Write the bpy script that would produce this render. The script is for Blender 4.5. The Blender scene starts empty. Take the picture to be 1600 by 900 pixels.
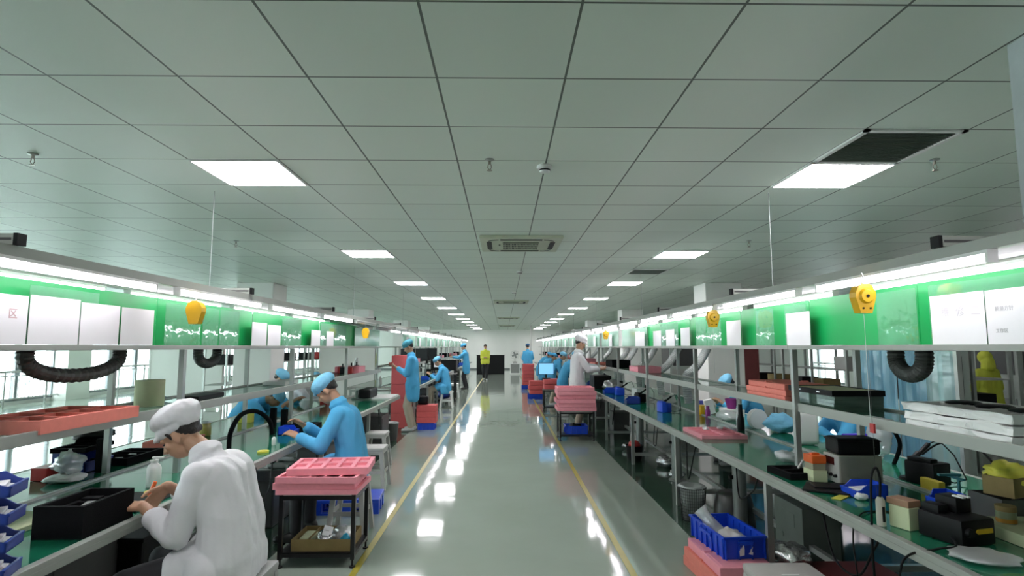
import bpy, bmesh, math, random
from mathutils import Vector, Matrix, Euler, noise
sc = bpy.context.scene
C = sc.collection
PI = math.pi
CAM_H = 1.62
# ---------------------------------------------------------------- camera
PITCH = math.atan(92/900.0)
YAW = -math.atan(13/900.0)
cd = bpy.data.cameras.new('camera'); cam = bpy.data.objects.new('camera', cd); C.objects.link(cam)
cd.sensor_width = 36.0; cd.lens = 36.0*900/1600; cd.clip_start = .05; cd.clip_end = 300
cam.location = (0, 0, CAM_H); cam.rotation_euler = (PI/2+PITCH, 0, YAW)
sc.camera = cam
# ---------------------------------------------------------------- exposure, world
sc.view_settings.view_transform = 'Standard'; sc.view_settings.look = 'None'
sc.view_settings.gamma = 1; sc.view_settings.use_curve_mapping = False
sc.view_settings.exposure = 1.3
try:
    sc.cycles.use_denoising = True
    sc.cycles.max_bounces = 8; sc.cycles.diffuse_bounces = 4; sc.cycles.glossy_bounces = 4
    sc.cycles.transparent_max_bounces = 24; sc.cycles.transmission_bounces = 4
    sc.cycles.sample_clamp_indirect = 4.0
    sc.cycles.caustics_reflective = False; sc.cycles.caustics_refractive = False
except Exception:
    pass
SKY = 5.0; PANEL = 14.0; TUBE = 7.0
w = bpy.data.worlds.new('world'); sc.world = w; w.use_nodes = True
bgn = w.node_tree.nodes['Background']; bgn.inputs[0].default_value = (.86, .94, 1, 1); bgn.inputs[1].default_value = SKY

MR = Matrix.Rotation(YAW, 4, 'Z') @ Matrix.Rotation(PI/2+PITCH, 4, 'X')
def ray(px, py):
    return (MR @ Vector(((px-800)/900.0, -(py-450)/900.0, -1, 0))).to_3d()
def on_z(px, py, z):
    d = ray(px, py); t = (z-CAM_H)/d.z; return Vector((d.x*t, d.y*t, z))
def on_x(px, py, x):
    d = ray(px, py); t = x/d.x; return Vector((x, d.y*t, CAM_H+d.z*t))
def on_y(px, py, y):
    d = ray(px, py); t = y/d.y; return Vector((d.x*t, y, CAM_H+d.z*t))

# ---------------------------------------------------------------- materials
MATS = {}
def mat(name, col, rough=.5, metal=0, noise_amt=.06, scale=12, bump=0, bscale=60, spec=None, coat=0, ior=None, emit=None, estr=0, sss=0):
    if name in MATS: return MATS[name]
    m = bpy.data.materials.new(name); m.use_nodes = True; nt = m.node_tree; b = nt.nodes['Principled BSDF']
    b.inputs['Base Color'].default_value = (*col, 1); b.inputs['Roughness'].default_value = rough; b.inputs['Metallic'].default_value = metal
    if coat: b.inputs['Coat Weight'].default_value = coat; b.inputs['Coat Roughness'].default_value = .05
    if spec is not None: b.inputs['Specular IOR Level'].default_value = spec
    if sss: b.inputs['Subsurface Weight'].default_value = sss; b.inputs['Subsurface Radius'].default_value = (.02, .008, .004); b.inputs['Subsurface Scale'].default_value = .5
    if emit: b.inputs['Emission Color'].default_value = (*emit, 1); b.inputs['Emission Strength'].default_value = estr
    tc = nt.nodes.new('ShaderNodeTexCoord')
    if noise_amt:
        n = nt.nodes.new('ShaderNodeTexNoise'); n.inputs['Scale'].default_value = scale; n.inputs['Detail'].default_value = 4
        nt.links.new(tc.outputs['Object'], n.inputs['Vector'])
        mx = nt.nodes.new('ShaderNodeMix'); mx.data_type = 'RGBA'; mx.blend_type = 'MIX'
        mx.inputs[6].default_value = (*[max(0, c*(1-noise_amt*2)) for c in col], 1)
        mx.inputs[7].default_value = (*[min(1, c*(1+noise_amt*2)) for c in col], 1)
        nt.links.new(n.outputs['Fac'], mx.inputs[0]); nt.links.new(mx.outputs[2], b.inputs['Base Color'])
    if bump:
        n2 = nt.nodes.new('ShaderNodeTexNoise'); n2.inputs['Scale'].default_value = bscale; n2.inputs['Detail'].default_value = 3
        nt.links.new(tc.outputs['Object'], n2.inputs['Vector'])
        bp = nt.nodes.new('ShaderNodeBump'); bp.inputs['Strength'].default_value = bump; bp.inputs['Distance'].default_value = .01
        nt.links.new(n2.outputs['Fac'], bp.inputs['Height']); nt.links.new(bp.outputs['Normal'], b.inputs['Normal'])
    MATS[name] = m; return m
def clear_mat(name, tint, gloss=.08, rough=.05, body=None, bodyw=0, bump=0):
    m = bpy.data.materials.new(name); m.use_nodes = True; nt = m.node_tree
    for n in list(nt.nodes): nt.nodes.remove(n)
    out = nt.nodes.new('ShaderNodeOutputMaterial'); tr = nt.nodes.new('ShaderNodeBsdfTransparent'); tr.inputs[0].default_value = (*tint, 1)
    gl = nt.nodes.new('ShaderNodeBsdfGlossy'); gl.inputs['Roughness'].default_value = rough; gl.inputs[0].default_value = (.9, .95, .95, 1)
    mx = nt.nodes.new('ShaderNodeMixShader'); fr = nt.nodes.new('ShaderNodeFresnel'); ge = nt.nodes.new('ShaderNodeNewGeometry'); mi = nt.nodes.new('ShaderNodeMath'); mi.operation = 'MULTIPLY_ADD'; mi.inputs[1].default_value = -.76; mi.inputs[2].default_value = 1.45
    nt.links.new(ge.outputs['Backfacing'], mi.inputs[0]); nt.links.new(mi.outputs[0], fr.inputs[0])
    mm = nt.nodes.new('ShaderNodeMath'); mm.operation = 'ADD'; mm.use_clamp = True; mm.inputs[1].default_value = gloss
    nt.links.new(fr.outputs[0], mm.inputs[0]); nt.links.new(mm.outputs[0], mx.inputs[0])
    nt.links.new(tr.outputs[0], mx.inputs[1]); nt.links.new(gl.outputs[0], mx.inputs[2]); last = mx.outputs[0]
    if bump:
        tc = nt.nodes.new('ShaderNodeTexCoord'); n2 = nt.nodes.new('ShaderNodeTexNoise'); n2.inputs['Scale'].default_value = 9
        nt.links.new(tc.outputs['Object'], n2.inputs['Vector'])
        bp = nt.nodes.new('ShaderNodeBump'); bp.inputs['Strength'].default_value = bump; bp.inputs['Distance'].default_value = .02
        nt.links.new(n2.outputs['Fac'], bp.inputs['Height']); nt.links.new(bp.outputs['Normal'], gl.inputs['Normal'])
    if body:
        df = nt.nodes.new('ShaderNodeBsdfDiffuse'); df.inputs[0].default_value = (*body, 1)
        m2 = nt.nodes.new('ShaderNodeMixShader'); m2.inputs[0].default_value = bodyw
        nt.links.new(last, m2.inputs[1]); nt.links.new(df.outputs[0], m2.inputs[2]); last = m2.outputs[0]
    nt.links.new(last, out.inputs[0]); return m
def emat(name, col, s):
    m = bpy.data.materials.new(name); m.use_nodes = True; b = m.node_tree.nodes['Principled BSDF']
    b.inputs['Base Color'].default_value = (*[c*.8 for c in col], 1); b.inputs['Emission Color'].default_value = (*col, 1); b.inputs['Emission Strength'].default_value = s
    return m

M_ALU = mat('aluminium', (.46, .48, .46), .38, .75, .03)
M_ALUL = mat('white_aluminium', (.34, .36, .325), .45, .1, .03)
M_REFL = mat('grey_reflector', (.36, .35, .37), .5)
M_BLACK = mat('black_plastic', (.004, .0045, .005), .5, 0, .1, spec=.22)
M_BFOAM = mat('black_foam', (.006, .006, .007), .95, 0, .1, 40, .3, 200, spec=.12)
M_BSTEEL = mat('black_steel', (.012, .012, .013), .35, .3, .05)
M_PINK = mat('pink_foam', (.88, .33, .39), .7, 0, .05, 30, .15, 300)
M_CORAL = mat('coral_foam', (.80, .23, .18), .7, 0, .05, 30, .15, 300)
M_RFOAM = mat('red_foam', (.66, .11, .11), .7, 0, .05, 30, .15, 300)
M_RED = mat('red_plastic', (.45, .03, .03), .35)
M_BLUE = mat('blue_plastic', (.012, .07, .62), .3, 0, .04)
M_DBLUE = mat('dark_blue_plastic', (.02, .05, .28), .35, 0, .05)
M_GREENB = mat('green_board', (.0, .42, .10), .45, 0, .04, 2)
M_WHITE = mat('white_plastic', (.75, .76, .74), .4, 0, .03)
M_PAPER = mat('white_paper', (.85, .85, .86), .6, 0, .02, 3)
M_CREAM = mat('cream_foam', (.62, .66, .42), .8, 0, .04)
M_GREY = mat('grey_plastic', (.25, .26, .25), .4, 0, .04)
M_LGREY = mat('light_grey_plastic', (.42, .42, .40), .4, 0, .04)
M_DGREY = mat('dark_grey_plastic', (.07, .07, .07), .4, 0, .06)
M_YEL = mat('yellow_plastic', (.85, .48, .01), .3, 0, .03)
M_LEM = mat('lemon_plastic', (.72, .66, .08), .5, 0, .05)
M_ORG = mat('orange_plastic', (.75, .13, .02), .4, 0, .04)
M_CARD = mat('brown_cardboard', (.25, .18, .07), .8, 0, .1, 20)
M_CYAN = mat('cyan_film', (.02, .36, .55), .25, 0, .06)
M_SILV = mat('silver_foil', (.7, .71, .72), .25, .8, .05, 12, .8, 25)
M_DUCT = mat('grey_duct', (.30, .32, .31), .55, 0, .05)
M_DUCTB = mat('dark_duct', (.055, .06, .055), .5, 0, .08)
M_PURP = mat('purple_plastic', (.28, .02, .22), .4)
M_GLASS = clear_mat('clear_glass', (.93, .98, .96), .03, .02)
M_SHELFG = clear_mat('green_glass', (.62, .82, .72), .12, .04, (.25, .38, .32), .35)
M_ACRYL = clear_mat('clear_acrylic', (.80, .94, .88), .0, .03, (.60, .82, .74), .10, .10)
M_FROST = clear_mat('pale_green_acrylic', (.72, .90, .82), .06, .15, (.45, .70, .56), .45)
M_BAG = clear_mat('clear_bag', (.9, .92, .93), .25, .2, (.8, .82, .82), .32, 1.0)
M_CURT = clear_mat('strip_curtain', (.66, .86, .86), .10, .15, (.38, .58, .58), .40, .6)
M_CURTB = clear_mat('blue_strip_curtain', (.40, .66, .80), .10, .15, (.16, .36, .48), .50, .6)

# mirror-smooth green mat of the benches
M_MAT = mat('green_bench_mat', (.010, .16, .085), .10, 0, .05, 3, .0, spec=.7)
# ---------------------------------------------------------------- mesh helpers
class MB:
    def __init__(s): s.b = bmesh.new()
    def box(s, c, d, rz=0, bev=0, rx=0, ry=0):
        t = bmesh.new(); bmesh.ops.create_cube(t, size=1); bmesh.ops.scale(t, vec=d, verts=t.verts)
        if bev: bmesh.ops.bevel(t, geom=t.edges[:], offset=min(bev, min(d)*.45), segments=2, profile=.6, affect='EDGES')
        m = Matrix.Translation(c) @ Euler((rx, ry, rz)).to_matrix().to_4x4(); t.transform(m); s._j(t); return s
    def bb(s, x0, x1, y0, y1, z0, z1, bev=0):
        return s.box(((x0+x1)/2, (y0+y1)/2, (z0+z1)/2), (abs(x1-x0), abs(y1-y0), abs(z1-z0)), 0, bev)
    def _j(s, t):
        me = bpy.data.meshes.new('t'); t.to_mesh(me); t.free(); s.b.from_mesh(me); bpy.data.meshes.remove(me)
    def cone(s, p0, p1, r0, r1=None, seg=16, cap=True):
        r1 = r0 if r1 is None else r1; p0 = Vector(p0); p1 = Vector(p1); d = p1-p0
        t = bmesh.new(); bmesh.ops.create_cone(t, cap_ends=cap, segments=seg, radius1=r0, radius2=r1, depth=d.length)
        t.transform(Matrix.Translation((p0+p1)/2) @ d.to_track_quat('Z', 'Y').to_matrix().to_4x4()); s._j(t); return s
    def ball(s, c, r, rot=None, seg=16):
        t = bmesh.new(); bmesh.ops.create_uvsphere(t, u_segments=seg, v_segments=max(6, seg*2//3), radius=1)
        r = (r, r, r) if not hasattr(r, '__len__') else r
        bmesh.ops.scale(t, vec=r, verts=t.verts)
        m = Matrix.Translation(c)
        if rot is not None: m = m @ rot.to_matrix().to_4x4() if not isinstance(rot, Matrix) else m @ rot.to_4x4()
        t.transform(m); s._j(t); return s
    def tube(s, pts, r, seg=8, ridges=0, closed=False):
        pts = [Vector(p) for p in pts]; n = len(pts); rings = []; up = Vector((0, 0, 1)); prev = None
        for i, p in enumerate(pts):
            d = (pts[min(i+1, n-1)]-pts[max(i-1, 0)]).normalized()
            if prev is None:
                a = d.orthogonal().normalized()
            else:
                a = (prev-d*prev.dot(d)).normalized()
            prev = a; b = d.cross(a)
            rr = r[i] if hasattr(r, '__len__') else r
            if ridges and i % 2: rr *= (1-ridges)
            rings.append([s.b.verts.new(p+(a*math.cos(2*PI*k/seg)+b*math.sin(2*PI*k/seg))*rr) for k in range(seg)])
        for i in range(n-1):
            for k in range(seg):
                s.b.faces.new((rings[i][k], rings[i][(k+1) % seg], rings[i+1][(k+1) % seg], rings[i+1][k]))
        s.b.faces.new(rings[0][::-1]); s.b.faces.new(rings[-1]); return s
    def lathe(s, prof, c=(0, 0, 0), seg=24, sx=1, sy=1):
        rings = []
        for (r, z) in prof:
            rings.append([s.b.verts.new((c[0]+sx*max(r, .0004)*math.cos(2*PI*k/seg), c[1]+sy*max(r, .0004)*math.sin(2*PI*k/seg), c[2]+z)) for k in range(seg)])
        for i in range(len(rings)-1):
            for k in range(seg):
                s.b.faces.new((rings[i][k], rings[i][(k+1) % seg], rings[i+1][(k+1) % seg], rings[i+1][k]))
        s.b.faces.new(rings[0][::-1]); s.b.faces.new(rings[-1]); return s
    def prism(s, poly, t0, t1, plane='xy', off=(0, 0, 0)):
        def P(a, b, t):
            return {'xy': (a, b, t), 'xz': (a, t, b), 'yz': (t, a, b)}[plane]
        o = Vector(off); A = [s.b.verts.new(Vector(P(a, b, t0))+o) for a, b in poly]; B = [s.b.verts.new(Vector(P(a, b, t1))+o) for a, b in poly]
        n = len(poly); s.b.faces.new(A[::-1]); s.b.faces.new(B)
        for i in range(n): s.b.faces.new((A[i], A[(i+1) % n], B[(i+1) % n], B[i]))
        bmesh.ops.recalc_face_normals(s.b, faces=s.b.faces[:]); return s
    def quad(s, a, b, c, d):
        s.b.faces.new([s.b.verts.new(v) for v in (a, b, c, d)]); return s
    def tray(s, w, d, h, t=.004, taper=.0, z0=0, lip=0):
        """open box, w along x, d along y"""
        k = 1-taper
        o0 = [(-w/2*k, -d/2*k), (w/2*k, -d/2*k), (w/2*k, d/2*k), (-w/2*k, d/2*k)]
        o1 = [(-w/2, -d/2), (w/2, -d/2), (w/2, d/2), (-w/2, d/2)]
        i1 = [(x-math.copysign(t, x), y-math.copysign(t, y)) for x, y in o1]; i0 = [(x-math.copysign(t, x), y-math.copysign(t, y)) for x, y in o0]
        L = [[s.b.verts.new((x, y, z)) for x, y in o] for o, z in ((o0, z0), (o1, z0+h), (i1, z0+h), (i0, z0+t))]
        s.b.faces.new(L[0][::-1]); s.b.faces.new(L[3])
        for a, b in ((0, 1), (1, 2), (2, 3)):
            for i in range(4): s.b.faces.new((L[a][i], L[a][(i+1) % 4], L[b][(i+1) % 4], L[b][i]))
        if lip:
            for sx in (-1, 1): s.box((sx*(w/2+lip/2-.001), 0, z0+h-.006), (lip, d+2*lip-.002, .012))
            for sy in (-1, 1): s.box((0, sy*(d/2+lip/2-.001), z0+h-.006), (w, lip, .012))
        return s
    def slab_holes(s, w, d, h, nx, ny, m=.02, g=.015, depth=None, z0=0):
        """foam tray with nx x ny pockets cut in its top"""
        depth = depth or h*.6
        xs = [-w/2]; cw = (w-2*m-(nx-1)*g)/nx; x = -w/2+m
        for i in range(nx): xs += [x, x+cw]; x += cw+g
        xs.append(w/2); ys = [-d/2]; ch = (d-2*m-(ny-1)*g)/ny; y = -d/2+m
        for i in range(ny): ys += [y, y+ch]; y += ch+g
        ys.append(d/2); zt = z0+h; zb = z0+h-depth
        V = {}
        def v(i, j, z):
            k = (i, j, z)
            if k not in V: V[k] = s.b.verts.new((xs[i], ys[j], z))
            return V[k]
        for i in range(len(xs)-1):
            for j in range(len(ys)-1):
                hole = i % 2 == 1 and j % 2 == 1; z = zb if hole else zt
                s.b.faces.new((v(i, j, z), v(i+1, j, z), v(i+1, j+1, z), v(i, j+1, z)))
                if hole:
                    for (a, b) in (((i, j), (i+1, j)), ((i+1, j), (i+1, j+1)), ((i+1, j+1), (i, j+1)), ((i, j+1), (i, j))):
                        s.b.faces.new((v(*a, zb), v(*b, zb), v(*b, zt), v(*a, zt)))
        n, m_ = len(xs)-1, len(ys)-1; loop = [(i, 0) for i in range(n)]+[(n, j) for j in range(m_)]+[(i, m_) for i in range(n, 0, -1)]+[(0, j) for j in range(m_, 0, -1)]
        bot = [v(i, j, z0) for i, j in loop]; top = [v(i, j, zt) for i, j in loop]; s.b.faces.new(bot[::-1])
        for k in range(len(loop)): s.b.faces.new((bot[k], bot[(k+1) % len(loop)], top[(k+1) % len(loop)], top[k]))
        return s
    def xf(s, m): s.b.transform(m); return s
def link(name, me, m, parent=None, loc=None, rz=0):
    o = bpy.data.objects.new(name, me); C.objects.link(o)
    if m is not None and not me.materials: me.materials.append(m)
    if parent is not None: o.parent = parent
    if loc is not None: o.location = loc
    if rz: o.rotation_euler.z = rz
    return o
def mesh_of(mb, name, smooth=False):
    me = bpy.data.meshes.new(name); bmesh.ops.recalc_face_normals(mb.b, faces=mb.b.faces[:]); mb.b.to_mesh(me); mb.b.free()
    if smooth:
        for p in me.polygons: p.use_smooth = True
        if smooth != 'all': me.set_sharp_from_angle(angle=math.radians(40))
    return me
def P(name, mb, m, parent=None, smooth=False, loc=None, rz=0, label=None):
    o = link(name, mesh_of(mb, name, smooth), m, parent, loc, rz)
    if label: o['label'] = label
    return o
def tag(o, label, cat, group=None, kind=None):
    if label: o['label'] = label
    if cat: o['category'] = cat
    if group: o['group'] = group
    if kind: o['kind'] = kind
    return o
def T(name, label, cat, loc=(0, 0, 0), rz=0, group=None):
    o = bpy.data.objects.new(name, None); C.objects.link(o); o.location = loc; o.rotation_euler.z = rz; o.empty_display_size = .1
    return tag(o, label, cat, group)
def ST(name, mb, m, smooth=False):
    o = P(name, mb, m, None, smooth); o['kind'] = 'structure'; return o
def S(name, mb, m, label, cat, loc=(0, 0, 0), rz=0, group=None, smooth=False):
    return tag(P(name, mb, m, None, smooth, loc, rz), label, cat, group)
def dup(root, loc=None, rz=None, label=None, group=None):
    r = root.copy(); C.objects.link(r)
    if loc is not None: r.location = loc
    if rz is not None: r.rotation_euler.z = rz
    if label: r['label'] = label
    if group: r['group'] = group
    for ch in list(root.children):
        c = ch.copy(); C.objects.link(c); c.parent = r
        for g in list(ch.children):
            d = g.copy(); C.objects.link(d); d.parent = c
    return r
ORD = ['zeroth', 'first', 'second', 'third', 'fourth', 'fifth', 'sixth', 'seventh', 'eighth', 'ninth', 'tenth', 'eleventh', 'twelfth', 'thirteenth', 'fourteenth', 'fifteenth', 'sixteenth', 'seventeenth', 'eighteenth', 'nineteenth', 'twentieth', 'twenty-first', 'twenty-second', 'twenty-third', 'twenty-fourth', 'twenty-fifth']
SIDE = {-1: 'left', 1: 'right'}

# ================================================================ ROOM
XL, XR, YN, YF, HC = -13.8, 13.8, -5.0, 42.0, 2.87
def floor_mat(name, col, rough):
    m = mat(name, col, rough, 0, .05, 1.2, spec=.6); nt = m.node_tree
    b = nt.nodes['Principled BSDF']; tc = [n for n in nt.nodes if n.type == 'TEX_COORD'][0]
    n = nt.nodes.new('ShaderNodeTexNoise'); n.inputs['Scale'].default_value = 2.2; n.inputs['Detail'].default_value = 2
    nt.links.new(tc.outputs['Object'], n.inputs['Vector'])
    bp = nt.nodes.new('ShaderNodeBump'); bp.inputs['Strength'].default_value = .10; bp.inputs['Distance'].default_value = .02
    nt.links.new(n.outputs['Fac'], bp.inputs['Height']); nt.links.new(bp.outputs['Normal'], b.inputs['Normal']); return m
M_FLOOR = floor_mat('grey_green_epoxy', (.31, .365, .31), .07)
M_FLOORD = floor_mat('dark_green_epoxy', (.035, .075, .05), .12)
ST('floor', MB().bb(XL-1.5, XR+1.5, YN, YF, -.1, 0), M_FLOOR)
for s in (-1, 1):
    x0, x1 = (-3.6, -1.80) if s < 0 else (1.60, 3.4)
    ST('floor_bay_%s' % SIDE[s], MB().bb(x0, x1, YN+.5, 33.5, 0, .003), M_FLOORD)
M_TAPE = mat('yellow_floor_tape', (.42, .36, .05), .3, 0, .08, 8)
for s, x in ((-1, -1.075), (1, .93)):
    tag(P('floor_tape', MB().bb(x-.025, x+.025, -1, 33, .003, .0045), M_TAPE), 'long yellow tape line on the floor along the %s side of the aisle' % SIDE[s], 'floor tape')
# ceiling: white tiles in a T-bar grid
mc = bpy.data.materials.new('ceiling_tiles'); mc.use_nodes = True; nt = mc.node_tree; b = nt.nodes['Principled BSDF']
b.inputs['Roughness'].default_value = .45
tc = nt.nodes.new('ShaderNodeTexCoord'); sx = nt.nodes.new('ShaderNodeSeparateXYZ'); nt.links.new(tc.outputs['Object'], sx.inputs[0])
def mth(op, a, b_=None, clamp=False):
    n = nt.nodes.new('ShaderNodeMath'); n.operation = op; n.use_clamp = clamp
    for i, v in enumerate((a, b_)):
        if v is None: continue
        if isinstance(v, (int, float)): n.inputs[i].default_value = v
        else: nt.links.new(v, n.inputs[i])
    return n.outputs[0]
def cell(out, off):
    u = mth('DIVIDE', mth('ADD', out, off), .6); fr = mth('FRACT', u); d = mth('MINIMUM', fr, mth('SUBTRACT', 1.0, fr)); return d, mth('FLOOR', u)
dx, ix = cell(sx.outputs['X'], -.286+6000); dy, iy = cell(sx.outputs['Y'], -2.58+6000)
dm = mth('MINIMUM', dx, dy)
gap = mth('LESS_THAN', dm, .0095); 
wn = nt.nodes.new('ShaderNodeTexWhiteNoise'); wn.noise_dimensions = '2D'; cb = nt.nodes.new('ShaderNodeCombineXYZ')
nt.links.new(ix, cb.inputs[0]); nt.links.new(iy, cb.inputs[1]); nt.links.new(cb.outputs[0], wn.inputs['Vector'])
cr = nt.nodes.new('ShaderNodeMapRange'); cr.inputs[3].default_value = .93; cr.inputs[4].default_value = 1.0; nt.links.new(wn.outputs['Value'], cr.inputs[0])
mx = nt.nodes.new('ShaderNodeMix'); mx.data_type = 'RGBA'; mx.inputs[6].default_value = (.71, .80, .715, 1); mx.inputs[7].default_value = (.10, .125, .105, 1)
nt.links.new(gap, mx.inputs[0]); vm = nt.nodes.new('ShaderNodeVectorMath'); vm.operation = 'SCALE'
nt.links.new(mx.outputs[2], vm.inputs[0]); nt.links.new(cr.outputs[0], vm.inputs['Scale']); nt.links.new(vm.outputs[0], b.inputs['Base Color'])
nz = nt.nodes.new('ShaderNodeTexNoise'); nz.inputs['Scale'].default_value = 240; nt.links.new(tc.outputs['Object'], nz.inputs['Vector'])
hh = mth('SUBTRACT', mth('MULTIPLY', nz.outputs['Fac'], .15), mth('MULTIPLY', gap, 1.0))
bp = nt.nodes.new('ShaderNodeBump'); bp.inputs['Strength'].default_value = .35; bp.inputs['Distance'].default_value = .004
nt.links.new(hh, bp.inputs['Height']); nt.links.new(bp.outputs['Normal'], b.inputs['Normal'])
ST('ceiling', MB().bb(XL-.3, XR+.3, YN, YF+.2, HC, HC+.1), mc)
M_WALL = mat('white_wall_paint', (.80, .79, .76), .6, 0, .02, 2)
M_BASE = mat('grey_skirting', (.16, .17, .17), .5)
ST('wall_back', MB().bb(XL-.3, XR+.3, YF, YF+.2, 0, HC), M_WALL)
ST('baseboard_back', MB().bb(XL, XR, YF-.02, YF, 0, .1), M_BASE)
ST('wall_front', MB().bb(XL-.3, XR+.3, YN-.2, YN, 0, HC), M_WALL)
M_MUL = mat('grey_mullion', (.20, .22, .24), .4, .3, .04)
# window walls: head strip + sill strip, piers every 8 m, glazing between them
def window_wall(s, X, piers):
    sd = SIDE[s]
    ST('wall_%s' % sd, MB().bb(X, X+s*.25, YN, YF, 2.65, HC).bb(X, X+s*.25, YN, YF, -.1, .10), M_WALL)
    n = 0
    ys = []
    for k, (a, b_) in enumerate(piers):
        ST('trim_%d' % (k+1+(20 if s > 0 else 0)), MB().bb(X-s*.45, X+s*.25, a, b_, 0, HC).bb(X-s*.47, X, a-.02, b_+.02, 0, .10), M_WALL)
    edges = [YN]+[v for p in piers for v in p]+[YF]
    for k in range(0, len(edges), 2):
        a, b_ = edges[k], edges[k+1]
        if b_-a < .6: continue
        n += 1; m = max(2, round((b_-a)/1.45)); st = (b_-a)/m
        fr = MB()
        for i in range(m+1):
            y = a+i*st; wd = .07 if i % 2 else .17
            fr.bb(X-s*.03, X+s*.06, y-wd/2, y+wd/2, .1, 2.65)
        fr.bb(X-s*.03, X+s*.07, a, b_, .10, .18).bb(X-s*.03, X+s*.07, a, b_, 2.57, 2.65)
        wo = ST('window_%d' % (n+(20 if s > 0 else 0)), fr, M_MUL)
        P('window_pane', MB().bb(X+s*.02, X+s*.03, a, b_, .15, 2.6), M_GLASS, wo)
        g = MB(); g.bb(X-s*.22, X-s*.16, a, b_, .90, .96).bb(X-s*.21, X-s*.18, a, b_, .80, .83).bb(X-s*.21, X-s*.18, a, b_, .16, .20)
        bars = int((b_-a)/.13)
        for i in range(bars): y = a+.06+i*.13; g.bb(X-s*.20, X-s*.185, y, y+.018, .2, .8)
        for i in range(int((b_-a)/1.45)+1): y = min(b_-.05, a+i*1.45+.3); g.bb(X-s*.215, X-s*.175, y, y+.05, 0, .9)
        tag(P('railing', g, M_ALU), 'metal railing with thin bars before the %s stretch of %s windows' % (ORD[n], sd), 'railing')
window_wall(-1, XL, [(2.4, 3.4), (10.4, 11.4), (18.0, 19.0), (26.4, 27.4), (34.4, 35.4)])
window_wall(1, XR, [(YN, 22.6), (25.2, YF)])
for k, (x, y) in enumerate([(-4.85, 11.6), (-4.85, 19.6), (-4.85, 27.6), (-4.85, 35.6), (4.30, 11.5), (4.30, 19.5), (4.30, 27.5)]):
    ST('trim_%d' % (k+41), MB().bb(x-.36, x+.36, y-.35, y+.35, 0, HC, .02).bb(x-.38, x+.38, y-.37, y+.37, 0, .1), M_WALL)
# thin white post near the back of the aisle
ST('trim_60', MB().bb(1.55, 1.63, 33.8, 33.9, 0, HC), M_LGREY)

# ---------------------------------------------------------------- ceiling fixtures
M_PANEL = emat('panel_diffuser', (1, .965, 1), PANEL)
M_TUBE = emat('tube_glow', (1, .93, 1), TUBE)
def in_tile(i0, j0):                      # centre of a ceiling tile
    return .286+.6*i0+.3, 2.58+.6*j0+.3
proto = None
for s in (-1, 1):
    cx = in_tile(-4 if s < 0 else 3, 0)[0]
    for k in range(-1, 11):
        cy = 2.58+.6*2+.3+3.6*k
        lab = ('square white lit ceiling panel, %s from the camera in the %s row' % (ORD[k+1], SIDE[s])) if k >= 0 else 'square lit ceiling panel straight above the camera in the %s row' % SIDE[s]
        if proto is None:
            proto = T('ceiling_light', lab, 'ceiling light', (cx, cy, HC), 0, 'lit ceiling panels')
            P('frame', MB().tray(.60, .60, .012, .012, 0, 0).xf(Matrix.Rotation(PI, 4, 'X')), M_WHITE, proto)
            P('diffuser', MB().bb(-.283, .283, -.283, .283, -.0125, -.008), M_PANEL, proto)
        else:
            dup(proto, (cx, cy, HC), 0, lab)
def air_grille(cx, cy, label, w_=.6):
    t = T('air_grille', label, 'vent', (cx, cy, HC), 0, 'return air grilles')
    f = MB()
    for a in (-1, 1): f.bb(a*.30, a*.27, -.30, .30, -.012, 0); f.bb(-.30, .30, a*.30, a*.27, -.012, 0)
    P('frame', f, M_WHITE, t)
    g = MB()
    for i in range(22): g.box((0, -.26+i*.0248, -.006), (.54, .016, .002), 0, 0, .5)
    g.bb(-.27, .27, -.27, .27, -.002, -.001); P('louvre', g, mat('grey_louvre', (.24, .27, .24), .6), t)
air_grille(*in_tile(3, 1), 'dark grey louvred air grille in the ceiling beside the nearest right light panel')
air_grille(*in_tile(3, 11), 'dark grey air grille in the ceiling between second and third right light panels')
def cassette(cx, cy, label):
    t = T('air_conditioner', label, 'air conditioner', (cx, cy, HC), 0, 'ceiling cassette air conditioners')
    mw = mat('cassette_cream', (.50, .54, .42), .5)
    P('panel', MB().box((0, 0, -.018), (.95, .95, .036), 0, .012), mw, t)
    g = MB(); g.bb(-.21, .21, -.21, .21, -.044, -.036)
    P('grille_backing', g, M_BLACK, t)
    g = MB()
    for i in range(25): x = -.21+i*.0175; g.bb(x-.003, x+.003, -.21, .21, -.050, -.044)
    for y in (-.21, -.07, .07, .21): g.bb(-.21, .21, y-.004, y+.004, -.050, -.044)
    P('grille', g, mw, t)
    for a in range(4):
        m = Matrix.Rotation(a*PI/2, 4, 'Z')
        P('air_slot', MB().bb(-.24, .24, -.40, -.34, -.040, -.034).xf(m), M_BLACK, t)
    for a in range(4):
        m = Matrix.Rotation(a*PI/2, 4, 'Z')
        arc = [(.26+.12*math.sin(q), .26+.12*math.cos(q), -.038) for q in [i*PI/12 for i in range(7)]]
        P('corner_seam', MB().tube(arc, .006, 6).xf(m), M_DGREY, t)
    P('sensor', MB().cone((-.25, -.05, -.036), (-.25, -.05, -.044), .01), M_BLACK, t)
for k, nm in enumerate(['nearest', 'second', 'third', 'farthest']):
    cassette(.20, 6.85+9*k, 'cream square ceiling air conditioner over the aisle, %s one' % nm)
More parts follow.
